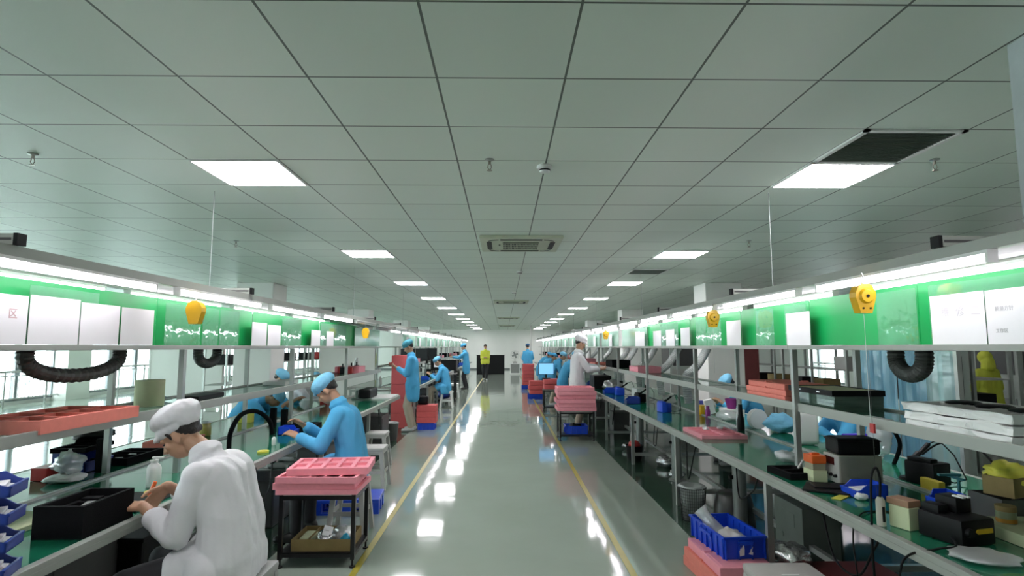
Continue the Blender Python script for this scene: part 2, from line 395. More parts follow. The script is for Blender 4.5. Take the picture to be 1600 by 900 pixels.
def sprinkler(x, y, label):
    t = T('sprinkler_head', label, 'sprinkler', (x, y, HC), 0, 'ceiling sprinkler heads')
    P('rosette', MB().lathe([(.03, 0), (.032, -.006), (.012, -.012), (.012, -.014)], seg=16), M_ALU, t, True)
    f = MB().cone((0, 0, -.01), (0, 0, -.035), .009).cone((0, 0, -.075), (0, 0, -.078), .018)
    f.tube([(-.008, 0, -.035), (-.014, 0, -.055), (0, 0, -.075)], .003, 6).tube([(.008, 0, -.035), (.014, 0, -.055), (0, 0, -.075)], .003, 6)
    P('spray_frame', f, mat('brass', (.35, .33, .28), .3, .8), t, True)
for (px, py, lb) in [(765, 249, 'small sprinkler head on the ceiling above the middle of the aisle'), (52, 240, 'sprinkler head on the ceiling at the far left of the photo'),
                     (1460, 249, 'sprinkler head on the ceiling right of the nearest right light panel'), (369, 376, 'sprinkler head on the ceiling left of the second left light panel'),
                     (1170, 376, 'sprinkler head on the ceiling right of the second right light panel')]:
    p = on_z(px, py, HC); sprinkler(p.x, p.y, lb)
for (px, py, lb) in [(851, 259, 'round white smoke detector nearest the camera, ahead of the air conditioner'), (812, 424, 'small smoke detector on the ceiling beyond the nearest air conditioner'), (803, 456, 'tiny smoke detector on the ceiling just before the second air conditioner')]:
    p = on_z(px, py, HC)
    t = T('smoke_detector', lb, 'smoke detector', p, 0, 'smoke detectors'); t.location.z = HC
    P('base', MB().lathe([(.05, 0), (.055, -.010), (.05, -.02)]), M_WHITE, t, True)
    P('chamber', MB().lathe([(.036, -.02), (.038, -.040), (.030, -.048), (.0, -.05)]), M_WHITE, t, True)
    P('slot', MB().lathe([(.0385, -.028), (.0392, -.030), (.0392, -.036), (.0385, -.038)]), M_BLACK, t, True)
p = on_z(658, 513, HC)
# ================================================================ BENCH ROWS
ROW = {-1: dict(xf=1.83, xp=2.18, xr=2.65, xb=3.25, strip=2.58, t1=2.03, t2=2.45),
       1: dict(xf=1.757, xp=2.0, xr=2.44, xb=3.05, strip=2.46, t1=1.86, t2=2.20)}
BZ = .78; PITCHY = 2.07; Y0 = -.15; SH = 1.205
def bay_y(k): return Y0+PITCHY*k
def workbench(s, k, shelf=True):
    R = ROW[s]; lab = 'green-topped workbench with shelf rack, %s from the camera in the %s row' % (ORD[k-(s < 0 and k > 5)], SIDE[s])
    y0 = bay_y(k); L = PITCHY
    t = T('workbench', lab, 'workbench', (0, y0, 0), 0, '%s row workbenches' % SIDE[s])
    def bx(xa, xb, ya, yb, za, zb, bev=0): return MB().bb(s*xa, s*xb, ya, yb, za, zb, bev)
    P('tabletop', bx(R['xf']+.01, R['xb']-.01, .001, L-.001, BZ-.03, BZ-.002), M_LGREY, t)
    P('mat', bx(R['xf']+.012, R['xb']-.012, .002, L-.002, BZ-.0015, BZ), M_MAT, t)
    e = bx(R['xf']-.03, R['xf']+.01, .0, L, BZ-.055, BZ+.002, .004); e.bb(s*(R['xf']-.032), s*(R['xf']-.029), 0, L, BZ-.030, BZ-.024)
    P('edge_rail', e, M_ALUL, t)
    P('edge_rail', bx(R['xb']-.01, R['xb']+.03, .0, L, BZ-.055, BZ+.002, .004), M_ALUL, t)
    P('centre_strip', bx(R['strip']-.012, R['strip']+.012, 0, L, BZ, BZ+.014), M_ALU, t)
    for xx in (R['xf']+.02, R['xb']-.06):
        P('leg', bx(xx, xx+.04, .0, .04, 0, BZ-.055), M_ALU, t)
    P('crossbar', bx(R['xf']+.06, R['xb']-.06, .0, .04, .12, .16), M_ALU, t)
    P('crossbar', bx(R['xf']+.06, R['xb']-.06, .0, .04, BZ-.095, BZ-.055), M_ALU, t)
    P('stretcher', bx(R['xp']+.25, R['xp']+.29, .04, L, .13, .17), M_ALU, t)
    P('cable_tray', bx(R['xp']+.02, R['xp']+.14, .04, L, BZ-.16, BZ-.055), M_DGREY, t)
    for xx in (R['xp'], R['xr']):
        g = bx(xx, xx+.035, 0, .035, BZ, 1.60); 
        for gx in (xx-.001, xx+.033): g.bb(s*gx, s*(gx+.003), .013, .022, BZ+.02, 1.59)
        P('post', g, M_ALU, t)
    off = .02 if s > 0 else -.035
    P('shelf_rail', bx(R['xp']+off, R['xp']+off+.02, .001 if s < 0 else .035, L-.001, SH-.028, SH+.030, .003), M_ALUL, t)
    P('shelf_rail', bx(R['xr']+.005, R['xr']+.03, .036, L-.001, SH-.028, SH+.022, .003), M_ALUL, t)
    P('shelf_plate', bx(R['xp']+off+.02, R['xr']+.005, .036, L-.002, SH+.002, SH+.010), M_MAT if (s > 0 and k <= 2) else M_SHELFG, t)
    P('top_shelf', bx(R['xp']-.03, R['xr']+.04, .001, L-.001, 1.602, 1.630, .003), M_ALUL, t)
for s in (-1, 1):
    for k in range(1, 16):
        if not (s < 0 and k == 5): workbench(s, k)     # the left row has a gap after its fourth bench
# lamp racks hung above the benches
for s in (-1, 1):
    R = ROW[s]; t = T('lamp_rack', 'long aluminium lamp rack hung over the %s bench row' % SIDE[s], 'lamp rack', (0, 0, 1.98))
    def bx(xa, xb, ya, yb, za, zb, bev=0): return MB().bb(s*xa, s*xb, ya, yb, za, zb, bev)
    ya, yb = .6, 33.0
    P('beam', bx(R['t1']-.02, R['t1']+.025, ya, yb, .01, .055), M_ALUL, t)
    P('beam', bx(R['t2']-.02, R['t2']+.025, ya, yb, .01, .055), M_ALUL, t)
    P('reflector_panel', bx(R['t1']+.025, R['t2']-.02, ya, yb, .02, .032), M_REFL, t)
    k = 0; y = 2.37
    while y < 32:
        inner = R['t1']-(.03 if s < 0 else -.02)
        P('cross_bar', bx(R['t1']-.03, R['t2']+.45, y-.022, y+.022, .057, .102), M_ALUL, t)
        P('bar_slot', bx(R['t1']-.02, R['t2']+.44, y-.0235, y-.022, .074, .085), M_DGREY, t)
        P('end_cap', bx(R['t1']-.045, R['t1']-.028, y-.024, y+.024, .054, .104), M_BLACK, t)
        if k % 2: P('hanger', MB().cone((s*(R['t1']+.30), y, .10), (s*(R['t1']+.30), y, HC-1.98), .0025, seg=6), M_DUCT, t)
        y += 2.2; k += 1
proto = None
for s in (-1, 1):
    R = ROW[s]; tl = 1.22
    for row, xx, ph in ((0, R['t1'], 2.14), (1, R['t2'], 2.32)):
        for k in range(-1, 21):
            y = ph+1.447*k
            if y < .7 or y+tl > 33: continue
            if s < 0 and 7.7 < y < 12.4: lit = False
            else: lit = True
            lab = '%s strip lamp, %s from the camera in the %s line of the %s rack' % ('lit white' if lit else 'unlit', ORD[k+2], ('aisle-side' if row == 0 else 'window-side' if s < 0 else 'far-side'), SIDE[s])
            if proto is None:
                proto = {}
                for lt in (True, False):
                    q = T('strip_lamp', lab, 'strip lamp', (0, -20, 1.98), 0)
                    P('housing', MB().bb(-.022, .022, 0, tl, -.004, .010), M_WHITE, q)
                    P('tube', MB().cone((0, .012, -.020), (0, tl-.012, -.020), .0175, seg=10), M_TUBE if lt else M_WHITE, q, True)
                    for yy in (0, tl-.014): P('end_cap', MB().bb(-.020, .020, yy, yy+.014, -.040, .0), M_WHITE, q)
                    proto[lt] = [q, True]
            q, first = proto[lit]
            if first: q.location = (s*xx, y, 1.98); q['label'] = lab; q['group'] = 'strip lamps of the racks'; proto[lit][1] = False
            else: dup(q, (s*xx, y, 1.98), 0, lab, 'strip lamps of the racks')
# cable trunk dropping from the ceiling, upper right
ST('trim_61', MB().bb(2.10, 2.38, 2.02, 2.26, 2.12, HC), mat('grey_trunking', (.36, .40, .40), .5))
# ------------------------------------------------ boards standing on the top shelves
def boards(s, px0, px1, ytop, name, m, label, cat, dx=.0, thick=.004, py0=540, group=None, z0=1.631):
    """upright sheet standing on the top shelf, from pixel column px0 to px1"""
    X = s*(ROW[s]['xp']+.03+dx)
    a = on_x(px0, 540, X).y; b_ = on_x(px1, 540, X).y; a, b_ = min(a, b_), max(a, b_)
    zt = on_x((px0+px1)/2, ytop, X).z if ytop > 3 else ytop
    cy = (a+b_)/2
    return S(name, MB().bb(0, s*thick, a-cy, b_-cy, 0, zt-z0), m, label, cat, (X, cy, z0), 0, group)
GT = 1.94
G = 'green backing boards'
boards(-1, -25, 241, GT, 'green_board', M_GREENB, 'bright green board at the far left end of the left top shelf', 'board', .06, group=G)
boards(-1, 242, 392, GT, 'green_board', M_GREENB, 'bright green board behind the nearest yellow balancer on the left shelf', 'board', .06, group=G)
boards(-1, 393, 498, GT, 'green_board', M_GREENB, 'green board behind the pair of white sheets on the left shelf', 'board', .06, group=G)
boards(-1, 499, 556, GT, 'green_board', M_GREENB, 'green board left of the second yellow balancer on the left shelf', 'board', .06, group=G)
boards(1, 1440, 1640, GT, 'green_board', M_GREENB, 'bright green board at the right end of the right top shelf', 'board', .06, group=G)
boards(1, 1268, 1439, GT, 'green_board', M_GREENB, 'large plain green board beside the nearest right yellow balancer', 'board', .06, group=G)
boards(1, 1160, 1267, GT, 'green_board', M_GREENB, 'green board behind the tilted white sheet on the right shelf', 'board', .06, group=G)
boards(1, 1080, 1159, GT, 'green_board', M_GREENB, 'green board behind the second right yellow balancer', 'board', .06, group=G)
boards(1, 1012, 1079, GT, 'green_board', M_GREENB, 'green board behind the row of narrow white sheets on the right shelf', 'board', .06, group=G)
W = 'white sheets on the top shelves'
L_ = [(-40, 39, 458, 'big white poster with a red character at the far left edge'), (42, 121, 464, 'big white poster second from the far left edge'), (123, 184, 475, 'white poster left of the thin blue gap on the left shelf'), (187, 238, 482, 'white poster right of the thin blue gap on the left shelf'),
      (393, 416, 504, 'white sheet, nearer one of the close pair on the left shelf'), (418, 438, 508, 'white sheet, farther one of the close pair on the left shelf'), (486, 500, 516, 'narrow white sheet third before the second left balancer'), (510, 521, 518, 'narrow white sheet just before the second left balancer')]
for a, b_, yt, lb in L_: boards(-1, a, b_, yt, 'poster' if b_ < 240 else 'paper_sheet', M_PAPER, lb, 'paper', -.005, .002, group=W)
R_ = [(1545, 1660, 447, 'big white poster with rows of small writing at the right edge'), (1458, 1543, 458, 'big white poster with three large faint characters on the right shelf'), (1230, 1267, 488, 'white sheet standing alone on the middle of the right shelf'),
      (1136, 1158, 501, 'white sheet right of the second right yellow balancer'), (1064, 1078, 512, 'narrow white sheet, nearest of the four close ones on the right shelf'), (1041, 1054, 515, 'narrow white sheet, second of the four close ones on the right shelf'),
      (1021, 1033, 517, 'narrow white sheet, third of the four close ones on the right shelf'), (998, 1007, 519, 'narrow white sheet, farthest of the four close ones on the right shelf')]
for a, b_, yt, lb in R_: boards(1, a, b_, yt, 'poster' if a > 1400 else 'paper_sheet', M_PAPER, lb, 'paper', -.005, .002, group=W)
AC = 'clear acrylic sheets on the top shelves'
n = 0
for a, b_ in [(40, 150), (256, 312), (315, 340), (342, 372), (440, 470), (500, 540)]:
    n += 1; boards(-1, a, b_, GT-.03, 'acrylic_sheet', M_ACRYL, 'clear acrylic sheet, %s from the camera on the left shelf' % ORD[n], 'acrylic sheet', .0, .003, group=AC)
n = 0
for a, b_ in [(1456, 1640), (1373, 1436), (1228, 1262), (1182, 1210), (1105, 1127), (1088, 1104), (1032, 1060)]:
    n += 1; boards(1, a, b_, GT-.03, 'acrylic_sheet', M_ACRYL, 'clear acrylic sheet, %s from the camera on the right shelf' % ORD[n], 'acrylic sheet', .0, .003, group=AC)
# far bays: pale green translucent sheets, a few green boards, many white sheets
rnd = random.Random(4)
for s in (-1, 1):
    X = s*(ROW[s]['xp']+.06)
    for k in range(4, 15):
        if s < 0 and k == 5: continue
        y = bay_y(k)+(.15 if s > 0 else .6)
        S('acrylic_sheet', MB().bb(0, s*.004, 0, 1.75, 0, .28), M_FROST, 'pale green translucent sheet on the %s bench of the %s row' % (ORD[k], SIDE[s]), 'acrylic sheet', (X, y, 1.631), 0, 'pale green sheets of the far benches')
        if k > 4 or s > 0:
            S('paper_sheet', MB().bb(0, s*.002, 0, .30, 0, .22), M_PAPER, 'white sheet standing on the top shelf of the %s bench, %s row' % (ORD[k], SIDE[s]), 'paper', (X-s*.03, y+.2+.5*rnd.random(), 1.631), 0, W)
        if k in (6, 9) or (s > 0 and k in (5, 7)):
            S('green_board', MB().bb(0, s*.004, 0, .55, 0, .28), M_GREENB, 'short green board on the top shelf of the %s bench, %s row' % (ORD[k], SIDE[s]), 'board', (X+s*.02, y+.9, 1.631), 0, G)
# writing on the two posters
def glyphs(txt, size, m, parent_loc, s, name='lettering', parent=None):
    cu = bpy.data.curves.new(name, 'FONT'); cu.body = txt; cu.size = size; cu.extrude = .0004; cu.align_x = 'CENTER'; cu.align_y = 'CENTER'
    o = bpy.data.objects.new(name, cu); C.objects.link(o)
    dg = bpy.context.evaluated_depsgraph_get(); me = bpy.data.meshes.new_from_object(o.evaluated_get(dg)); bpy.data.objects.remove(o)
    me.materials.append(m)
    q = bpy.data.objects.new(name, me); C.objects.link(q); q.rotation_euler = (PI/2, 0, -s*PI/2 if s else 0); q.location = parent_loc
    if parent is not None: q.parent = parent
    return q
M_INKR = mat('faded_red_ink', (.62, .42, .42), .7, 0, .0); M_INKG = mat('faded_grey_ink', (.50, .49, .50), .7, 0, .0); M_INKL = mat('pale_grey_ink', (.66, .63, .66), .7, 0, 0)
def find(lbl):
    return [o for o in C.objects if o.get('label') == lbl][0]
def ink(lbl, s, items):
    o = find(lbl)
    for txt, px, py, sz, m in items:
        p = on_x(px, py, o.location.x)-o.location; glyphs(txt, sz, m, (-s*.0008, p.y, p.z), s, 'lettering', o)
ink(R_[1][3], 1, [('维', 1477, 488, .05, M_INKL), ('修', 1500, 487, .05, M_INKL), ('二', 1524, 486, .05, M_INKL), ('xxx', 1480, 508, .012, M_INKL)][:3])
ink(R_[0][3], 1, [('质量方针', 1569, 482, .022, M_INKG), ('工作区', 1566, 517, .02, M_INKG)])
ink(L_[0][3], -1, [('区', 20, 491, .05, M_INKR)])
# ------------------------------------------------ yellow tool balancers
def balancer(p, s, label, cab=.25):
    t = T('tool_balancer', label, 'tool balancer', p, 0 if s > 0 else PI, 'yellow tool balancers')
    prof = [(-.036, .055), (-.050, .025), (-.051, .0), (-.036, -.055), (-.030, -.078), (.026, -.080), (.034, -.055), (.050, .0), (.050, .025), (.036, .055), (.016, .068), (-.016, .068)]
    P('case', MB().prism(prof, -.028, .028, 'xz'), M_YEL, t)
    P('cover', MB().cone((0, -.028, .005), (0, -.042, .005), .038, .030, 20), M_YEL, t, True)
    P('screw', MB().cone((0, -.042, .005), (0, -.046, .005), .008, None, 8), M_BLACK, t)
    for x in (-.018, .018): P('screw', MB().cone((x, -.028, -.055), (x, -.032, -.055), .005, None, 8), M_BLACK, t)
    P('hook', MB().tube([(0, 0, .068), (0, 0, .09), (.010, 0, .105), (0, 0, .125)], .004, 6), M_ALU, t)
    P('wire', MB().cone((0, 0, -.07), (0, 0, -.07-cab), .0012, None, 5), M_ALU, t)
for (px, py, s, y, lb, cab) in [(304, 487, -1, 3.72, 'yellow tool balancer hanging nearest the camera on the left side', .05), (567, 520, -1, 8.3, 'yellow tool balancer hanging far along the left row', .05),
                           (1373, 465, 1, 2.86, 'large yellow tool balancer hanging nearest the camera on the right side', .55), (1128, 497, 1, 4.95, 'yellow tool balancer hanging second on the right side', .4), (953, 523, 1, 10.2, 'small yellow tool balancer hanging far along the right row', .1)]:
    p = on_y(px, py, y); balancer(Vector((s*(ROW[s]['t1']-.055), y, p.z)), s, lb, cab)
# ================================================================ PEOPLE
M_SKIN = mat('skin', (.47, .27, .17), .5, 0, .05, 18, .08, 90, sss=.06)
M_HAIR = mat('black_hair', (.012, .010, .009), .5, 0, .2, 60, .6, 90)
M_CWHITE = mat('white_cloth', (.74, .74, .76), .75, 0, .04, 6, .45, 14)
M_CBLUE = mat('blue_cloth', (.07, .38, .66), .75, 0, .06, 6, .45, 14)
M_CPBLUE = mat('pale_blue_cap_cloth', (.20, .52, .74), .8, 0, .06, 10, .7, 30)
M_CYEL = mat('yellow_green_cloth', (.62, .66, .07), .75, 0, .06, 6, .45, 14)
M_TDARK = mat('black_trouser_cloth', (.015, .015, .018), .8, 0, .1, 6, .4, 14)
M_TBEIGE = mat('beige_trouser_cloth', (.42, .36, .28), .8, 0, .06, 6, .4, 14)
M_SHOE = mat('white_shoe', (.5, .5, .5), .5); M_SHOEB = mat('black_shoe', (.02, .02, .02), .5)
V = Vector
def remesh(mb, name, vox, m, parent, smooth=3, wr=0, wsc=9, seed=0):
    me = bpy.data.meshes.new(name); mb.b.to_mesh(me); mb.b.free()
    o = bpy.data.objects.new(name, me); C.objects.link(o)
    r = o.modifiers.new('r', 'REMESH'); r.mode = 'VOXEL'; r.voxel_size = vox; r.use_smooth_shade = True
    sm = o.modifiers.new('s', 'SMOOTH'); sm.iterations = smooth; sm.factor = .5
    dg = bpy.context.evaluated_depsgraph_get(); m2 = bpy.data.meshes.new_from_object(o.evaluated_get(dg)); bpy.data.objects.remove(o); bpy.data.meshes.remove(me)
    m2.name = name; m2.materials.clear(); m2.materials.append(m)
    if wr:                                 # cloth folds
        nn = [v.normal.copy() for v in m2.vertices]
        for v, n_ in zip(m2.vertices, nn):
            q = V((v.co.x*wsc+seed, v.co.y*wsc, v.co.z*wsc*.55)); a = noise.noise(q); b_ = noise.noise(q*2.3+V((5, 1, 2)))
            v.co += n_*wr*((1-abs(a)*2.6)*.7+b_*.5)
    for p_ in m2.polygons: p_.use_smooth = True
    q = bpy.data.objects.new(name, m2); C.objects.link(q)
    if parent is not None: q.parent = parent
    return q
def rc(mb, a, b_, ra, rb, seg=14):        # round cone
    a = V(a); b_ = V(b_)
    mb.ball(a, ra, seg=seg); mb.ball(b_, rb, seg=seg)
    if (b_-a).length > 1e-4: mb.cone(a, b_, ra*.995, rb*.995, seg)
    return mb
def ik(a, c, l1, l2, hint):
    a = V(a); c = V(c); d = c-a; L = d.length; L2 = min(L, (l1+l2)*.995); d.normalize()
    x = (l1*l1-l2*l2+L2*L2)/(2*L2); h = math.sqrt(max(l1*l1-x*x, 0)); hv = V(hint); hv = (hv-d*hv.dot(d)).normalized()
    return a+d*x+hv*h, a+d*L2
def hand(mb, wrist, direc, nrm, side, curl=.5, k=1.0, spread=.12):
    """palm, five fingers; nrm = direction the palm faces; side +1 = thumb on +(direc x nrm)"""
    d = V(direc).normalized(); n = V(nrm); n = (n-d*n.dot(d)).normalized(); l = d.cross(n)*side
    w_ = V(wrist)
    for j in (-1.4, -.5, .5, 1.4):
        rc(mb, w_+l*j*.010*k, w_+d*.085*k+l*j*.0185*k, .015*k, .0125*k, 10)
    rc(mb, w_+d*.01*k+l*.018*k, w_+d*.055*k+l*.030*k+n*.006*k, .015*k, .014*k, 10)
    for j, ln in ((1.5, .070), (.5, .078), (-.5, .072), (-1.5, .056)):
        p = w_+d*.085*k+l*j*.0185*k; dirf = (d+l*j*spread).normalized(); ang = 0
        for q, f in ((0, .45), (1, .32), (2, .23)):
            ang += curl*(.5, .9, .7)[q]; dd = dirf*math.cos(ang)+n*math.sin(ang); p2 = p+dd*ln*f*k*1.05
            rc(mb, p, p2, (.0092, .0082, .0074)[q]*k, (.0082, .0074, .0064)[q]*k, 8); p = p2
    p = w_+d*.030*k+l*.030*k+n*.004*k; dd = (d*.75+l*.65+n*.25).normalized()
    for q, (ln, r0, r1) in enumerate(((.036, .0125, .0105), (.030, .0102, .009), (.022, .009, .0072))):
        p2 = p+dd*ln*k; rc(mb, p, p2, r0*k, r1*k, 8); p = p2; dd = (dd+d*.25+n*.28*curl-l*.12).normalized()
def person(loc, rz, label, pose, coat=None, trousers=None, cap='bouffant', capmat=None, group=None, vox=.010, scale=1.0, hero=False, shoe=None, coat_open=False, hem=.62, hair_long=False, seed=0):
    """pose in the figure's own frame: +y ahead, +x its right, z up, metres"""
    hip = V(pose['hip']); waist = V(pose['waist']); chest = V(pose['chest']); neck = V(pose['neck']); head = V(pose['head'])
    pit = pose.get('pitch', 0); yaw = pose.get('yaw', 0); HR = Matrix.Rotation(yaw, 3, 'Z') @ Matrix.Rotation(-pit, 3, 'X')
    rt = V((1, 0, 0)); tw = pose.get('twist', 0); rs = Matrix.Rotation(tw, 3, 'Z') @ rt
    b_ = MB(); seg = 18 if hero else 12
    up = (neck-chest).normalized()
    sh = {}; el = {}; wr_ = {}
    for sd in (-1, 1):
        sh[sd] = chest+up*.055+rs*sd*.165+V((0, .01, 0))
        el[sd], wr_[sd] = ik(sh[sd], pose['hands'][sd], .29, .25, pose.get('elbow', {}).get(sd, (sd*.5, -.5, -.8)))
    for o_ in (-.085, 0, .085):
        rc(b_, hip+rt*o_, waist+rt*o_*.8, .105, .095, seg); rc(b_, waist+rt*o_*.8, chest+rs*o_, .095, .105, seg)
    rc(b_, chest, neck, .09, .056, seg); rc(b_, neck, head-(HR @ V((0, .02, .03))), .054, .050, seg)
    for sd in (-1, 1):
        rc(b_, chest+up*.05+rs*sd*.05, sh[sd], .07, .058, seg)
        rc(b_, sh[sd], el[sd], .052, .040, seg); rc(b_, el[sd], wr_[sd]-(wr_[sd]-el[sd])*.08, .040, .027, seg)
        rc(b_, wr_[sd]-(wr_[sd]-el[sd])*.1, wr_[sd], .027, .025, seg)
    # head
    def H(x, y, z): return head+HR @ V((x, y, z))
    b_.ball(H(0, -.012, .025), (.074, .092, .088), HR, 20); b_.ball(H(0, .028, -.040), (.058, .060, .070), HR, 20)
    b_.ball(H(0, .055, -.082), (.026, .022, .018), HR, 12); rc(b_, H(0, .082, .005), H(0, .100, -.028), .008, .0115, 10)
    b_.ball(H(-.011, .094, -.030), .007, seg=8); b_.ball(H(.011, .094, -.030), .007, seg=8)
    rc(b_, H(-.040, .072, .018), H(.040, .072, .018), .012, .012, 10)
    rc(b_, H(-.018, .080, -.054), H(.018, .080, -.054), .0075, .0075, 8); rc(b_, H(-.016, .077, -.064), H(.016, .077, -.064), .008, .008, 8)
    for sd in (-1, 1):
        b_.ball(H(sd*.042, .060, -.020), (.020, .016, .020), HR, 10)
        b_.ball(H(sd*.076, -.008, -.008), (.010, .019, .031), HR @ Matrix.Rotation(-.25*sd, 3, 'Z'), 12)
    for sd in (-1, 1):
        hd = pose.get('hdir', {}).get(sd, tuple((wr_[sd]-el[sd]).normalized())); hn = pose.get('hnrm', {}).get(sd, (-sd*.4, 0, -1))
        # thumb points toward the body's middle for palms down
        d_ = V(hd).normalized(); n_ = V(hn); n_ = (n_-d_*n_.dot(d_)).normalized(); l_ = d_.cross(n_); side = 1 if l_.dot(V(pose.get('thumb', {}).get(sd, (-sd, 0, .3)))) > 0 else -1
        hand(b_, wr_[sd], hd, hn, side, pose.get('curl', {}).get(sd, .55))
    kn = {}; an = {}
    for sd in (-1, 1):
        hj = hip+rt*sd*.09
        kn[sd], an[sd] = ik(hj, pose['feet'][sd], .43, .41, pose.get('knee', {}).get(sd, (sd*.12, 1, .3)))
        rc(b_, hj, kn[sd], .078, .050, seg); rc(b_, kn[sd], an[sd], .050, .034, seg)
        fd = V(pose.get('fdir', {}).get(sd, (sd*.15, 1, 0))).normalized(); rc(b_, an[sd]+V((0, 0, -.03)), an[sd]+fd*.14+V((0, 0, -.05)), .034, .026, seg)
    body = remesh(b_, 'person', vox if not hero else .0048, M_SKIN, None, 3 if hero else 2)
    body.location = loc; body.rotation_euler.z = rz; body.scale = (scale,)*3; tag(body, label, 'person', group)
    # eyes and brows
    for sd in (-1, 1):
        P('eye', MB().ball(H(sd*.030, .074, .000), (.011, .010, .0045), HR, 10), M_HAIR, body, 'all')
        if hero or vox < .009: P('eyebrow', MB().tube([H(sd*.014, .087, .022), H(sd*.030, .086, .027), H(sd*.046, .074, .022)], .0032, 6), M_HAIR, body, 'all')
    # hair
    h_ = MB()
    if cap == 'none':
        h_.ball(H(0, -.020, .040), (.082, .096, .088), HR, 18); h_.ball(H(0, .045, .078), (.055, .035, .03), HR, 12)
    else:
        h_.ball(H(0, -.038, .026), (.0765, .078, .066), HR, 18)
        for sd in (-1, 1): rc(h_, H(sd*.070, .022, .035), H(sd*.074, .014, .0), .010, .006, 8)
        if hero: rc(h_, H(-.045, .072, .048), H(.045, .072, .048), .012, .012, 8)
    rc(h_, H(-.036, -.078, -.014), H(.036, -.078, -.014), .022, .022, 10)
    if hair_long: rc(h_, H(0, -.09, -.02), H(0, -.12, -.16), .04, .025, 10)
    remesh(h_, 'hair', .006 if hero else .009, M_HAIR, body, 2, .002, 60)
    # cap
    capmat = capmat or coat
    if cap != 'none':
        c_ = MB()
        if cap == 'worker':                # full soft crown, band, short peak
            c_.ball(H(0, -.035, .098), (.104, .124, .068), HR @ Matrix.Rotation(.10, 3, 'X'), 22); c_.ball(H(0, -.012, .055), (.088, .106, .050), HR, 20)
            c_.ball(H(0, -.072, .066), (.090, .068, .062), HR, 16)
            for a in range(-4, 5):
                q = a*.18; rc(c_, H(.078*math.sin(q), .078*math.cos(q)-.004, .058), H(.088*math.sin(q), .128*math.cos(q)-.005, .040), .007, .005, 8)
        elif cap == 'hood':
            c_.ball(H(0, -.02, .03), (.105, .120, .118), HR, 20); rc(c_, H(0, -.05, -.05), neck+V((0, -.04, 0)), .10, .11, 14)
        else:
            c_.ball(H(0, -.022, .075), (.100, .118, .070), HR, 20); c_.ball(H(0, -.012, .045), (.088, .104, .045), HR, 20)
            for a in range(-3, 4):
                q = a*.2; rc(c_, H(.076*math.sin(q), .076*math.cos(q), .052), H(.084*math.sin(q), .112*math.cos(q), .038), .007, .005, 8)
        remesh(c_, 'hood' if cap == 'hood' else 'cap', .006 if hero else .010, capmat, body, 2, .007 if hero else .004, 16, seed)
    # coat
    c_ = MB()
    for o_ in (-.095, 0, .095):
        rc(c_, waist+rt*o_, chest+rs*o_, .115, .122, seg); rc(c_, hip+rt*o_, waist+rt*o_, .130, .115, seg)
    rc(c_, chest, neck-up*.03, .105, .078, seg)
    for sd in (-1, 1):
        rc(c_, chest+up*.04+rs*sd*.05, sh[sd], .088, .074, seg)
        cuff = el[sd]+(wr_[sd]-el[sd])*pose.get('cuff', .80)
        rc(c_, sh[sd], el[sd], .072, .060, seg); rc(c_, el[sd], cuff, .060, .044, seg)
        rc(c_, el[sd]+(cuff-el[sd])*.93, cuff, .048, .047, seg)
    for a in range(12):                    # collar
        q = 2*PI*a/12; c0 = neck-up*.018; e1 = rs; e2 = up.cross(rs).normalized()
        pa = c0+(e1*math.cos(q)+e2*math.sin(q))*.066; q += PI/6; pb = c0+(e1*math.cos(q)+e2*math.sin(q))*.066; rc(c_, pa, pb, .019, .019, 8)
    if pose.get('sit'):
        for sd in (-1, 1):
            hj = hip+rt*sd*.09; mid = hj+(kn[sd]-hj)*pose.get('lap', .55)
            rc(c_, hj+V((0, 0, .01)), mid+V((0, 0, .012)), .125, .098, seg)
            for q in (0, .5, 1, 1.5, 2):             # skirt hanging at the back and sides
                a = hip+rt*sd*(.06+.06*q)+V((0, -.04+.05*q, -.02)); rc(c_, a, a+V((sd*.03, -.03+.02*q, -pose.get('drop', .14))), .085, .055, seg)
        for q in (-2, -1.4, -.7, 0, .7, 1.4, 2): a = hip+rt*q*.055+V((0, -.05, 0)); rc(c_, a, a+V((0, -.02, -pose.get('drop', .14))), .085, .055, seg)
    else:
        for q in range(-2, 3):
            for yy in (-.03, .04):
                a = hip+rt*q*.052+V((0, yy, 0)); rc(c_, a, V((a.x*1.18, a.y*1.3, hem+.04)), .105, .085, seg)
    remesh(c_, 'coat', .0075 if hero else vox*1.15, coat, body, 3, (.013 if hero else .008), 8 if hero else 9, seed+3)
    # trousers and shoes
    t_ = MB()
    for sd in (-1, 1):
        hj = hip+rt*sd*.09; t_.ball(hip+rt*sd*.05, .12, seg=seg)
        rc(t_, hj, kn[sd], .098, .074, seg); rc(t_, kn[sd], an[sd]+V((0, 0, .02)), .074, .056, seg)
    remesh(t_, 'trousers', max(vox, .012), trousers or M_TDARK, body, 2, .004, 9, seed)
    for sd in (-1, 1):
        fd = V(pose.get('fdir', {}).get(sd, (sd*.15, 1, 0))).normalized(); s_ = MB(); a = an[sd]
        z = a.z
        f = lambda k_, zz: V((a.x, a.y, 0))+fd*k_+V((0, 0, zz+(z-.085)))
        rc(s_, f(-.03, .045), f(.05, .042), .043, .042, 12); rc(s_, f(.05, .040), f(.15, .032), .042, .031, 12); rc(s_, f(-.02, .06), f(-.01, .095), .042, .040, 12)
        q = remesh(s_, 'shoe', .010, shoe or M_SHOE, body, 2)
        for v in q.data.vertices: v.co.z = max(v.co.z, z-.085)
    return body
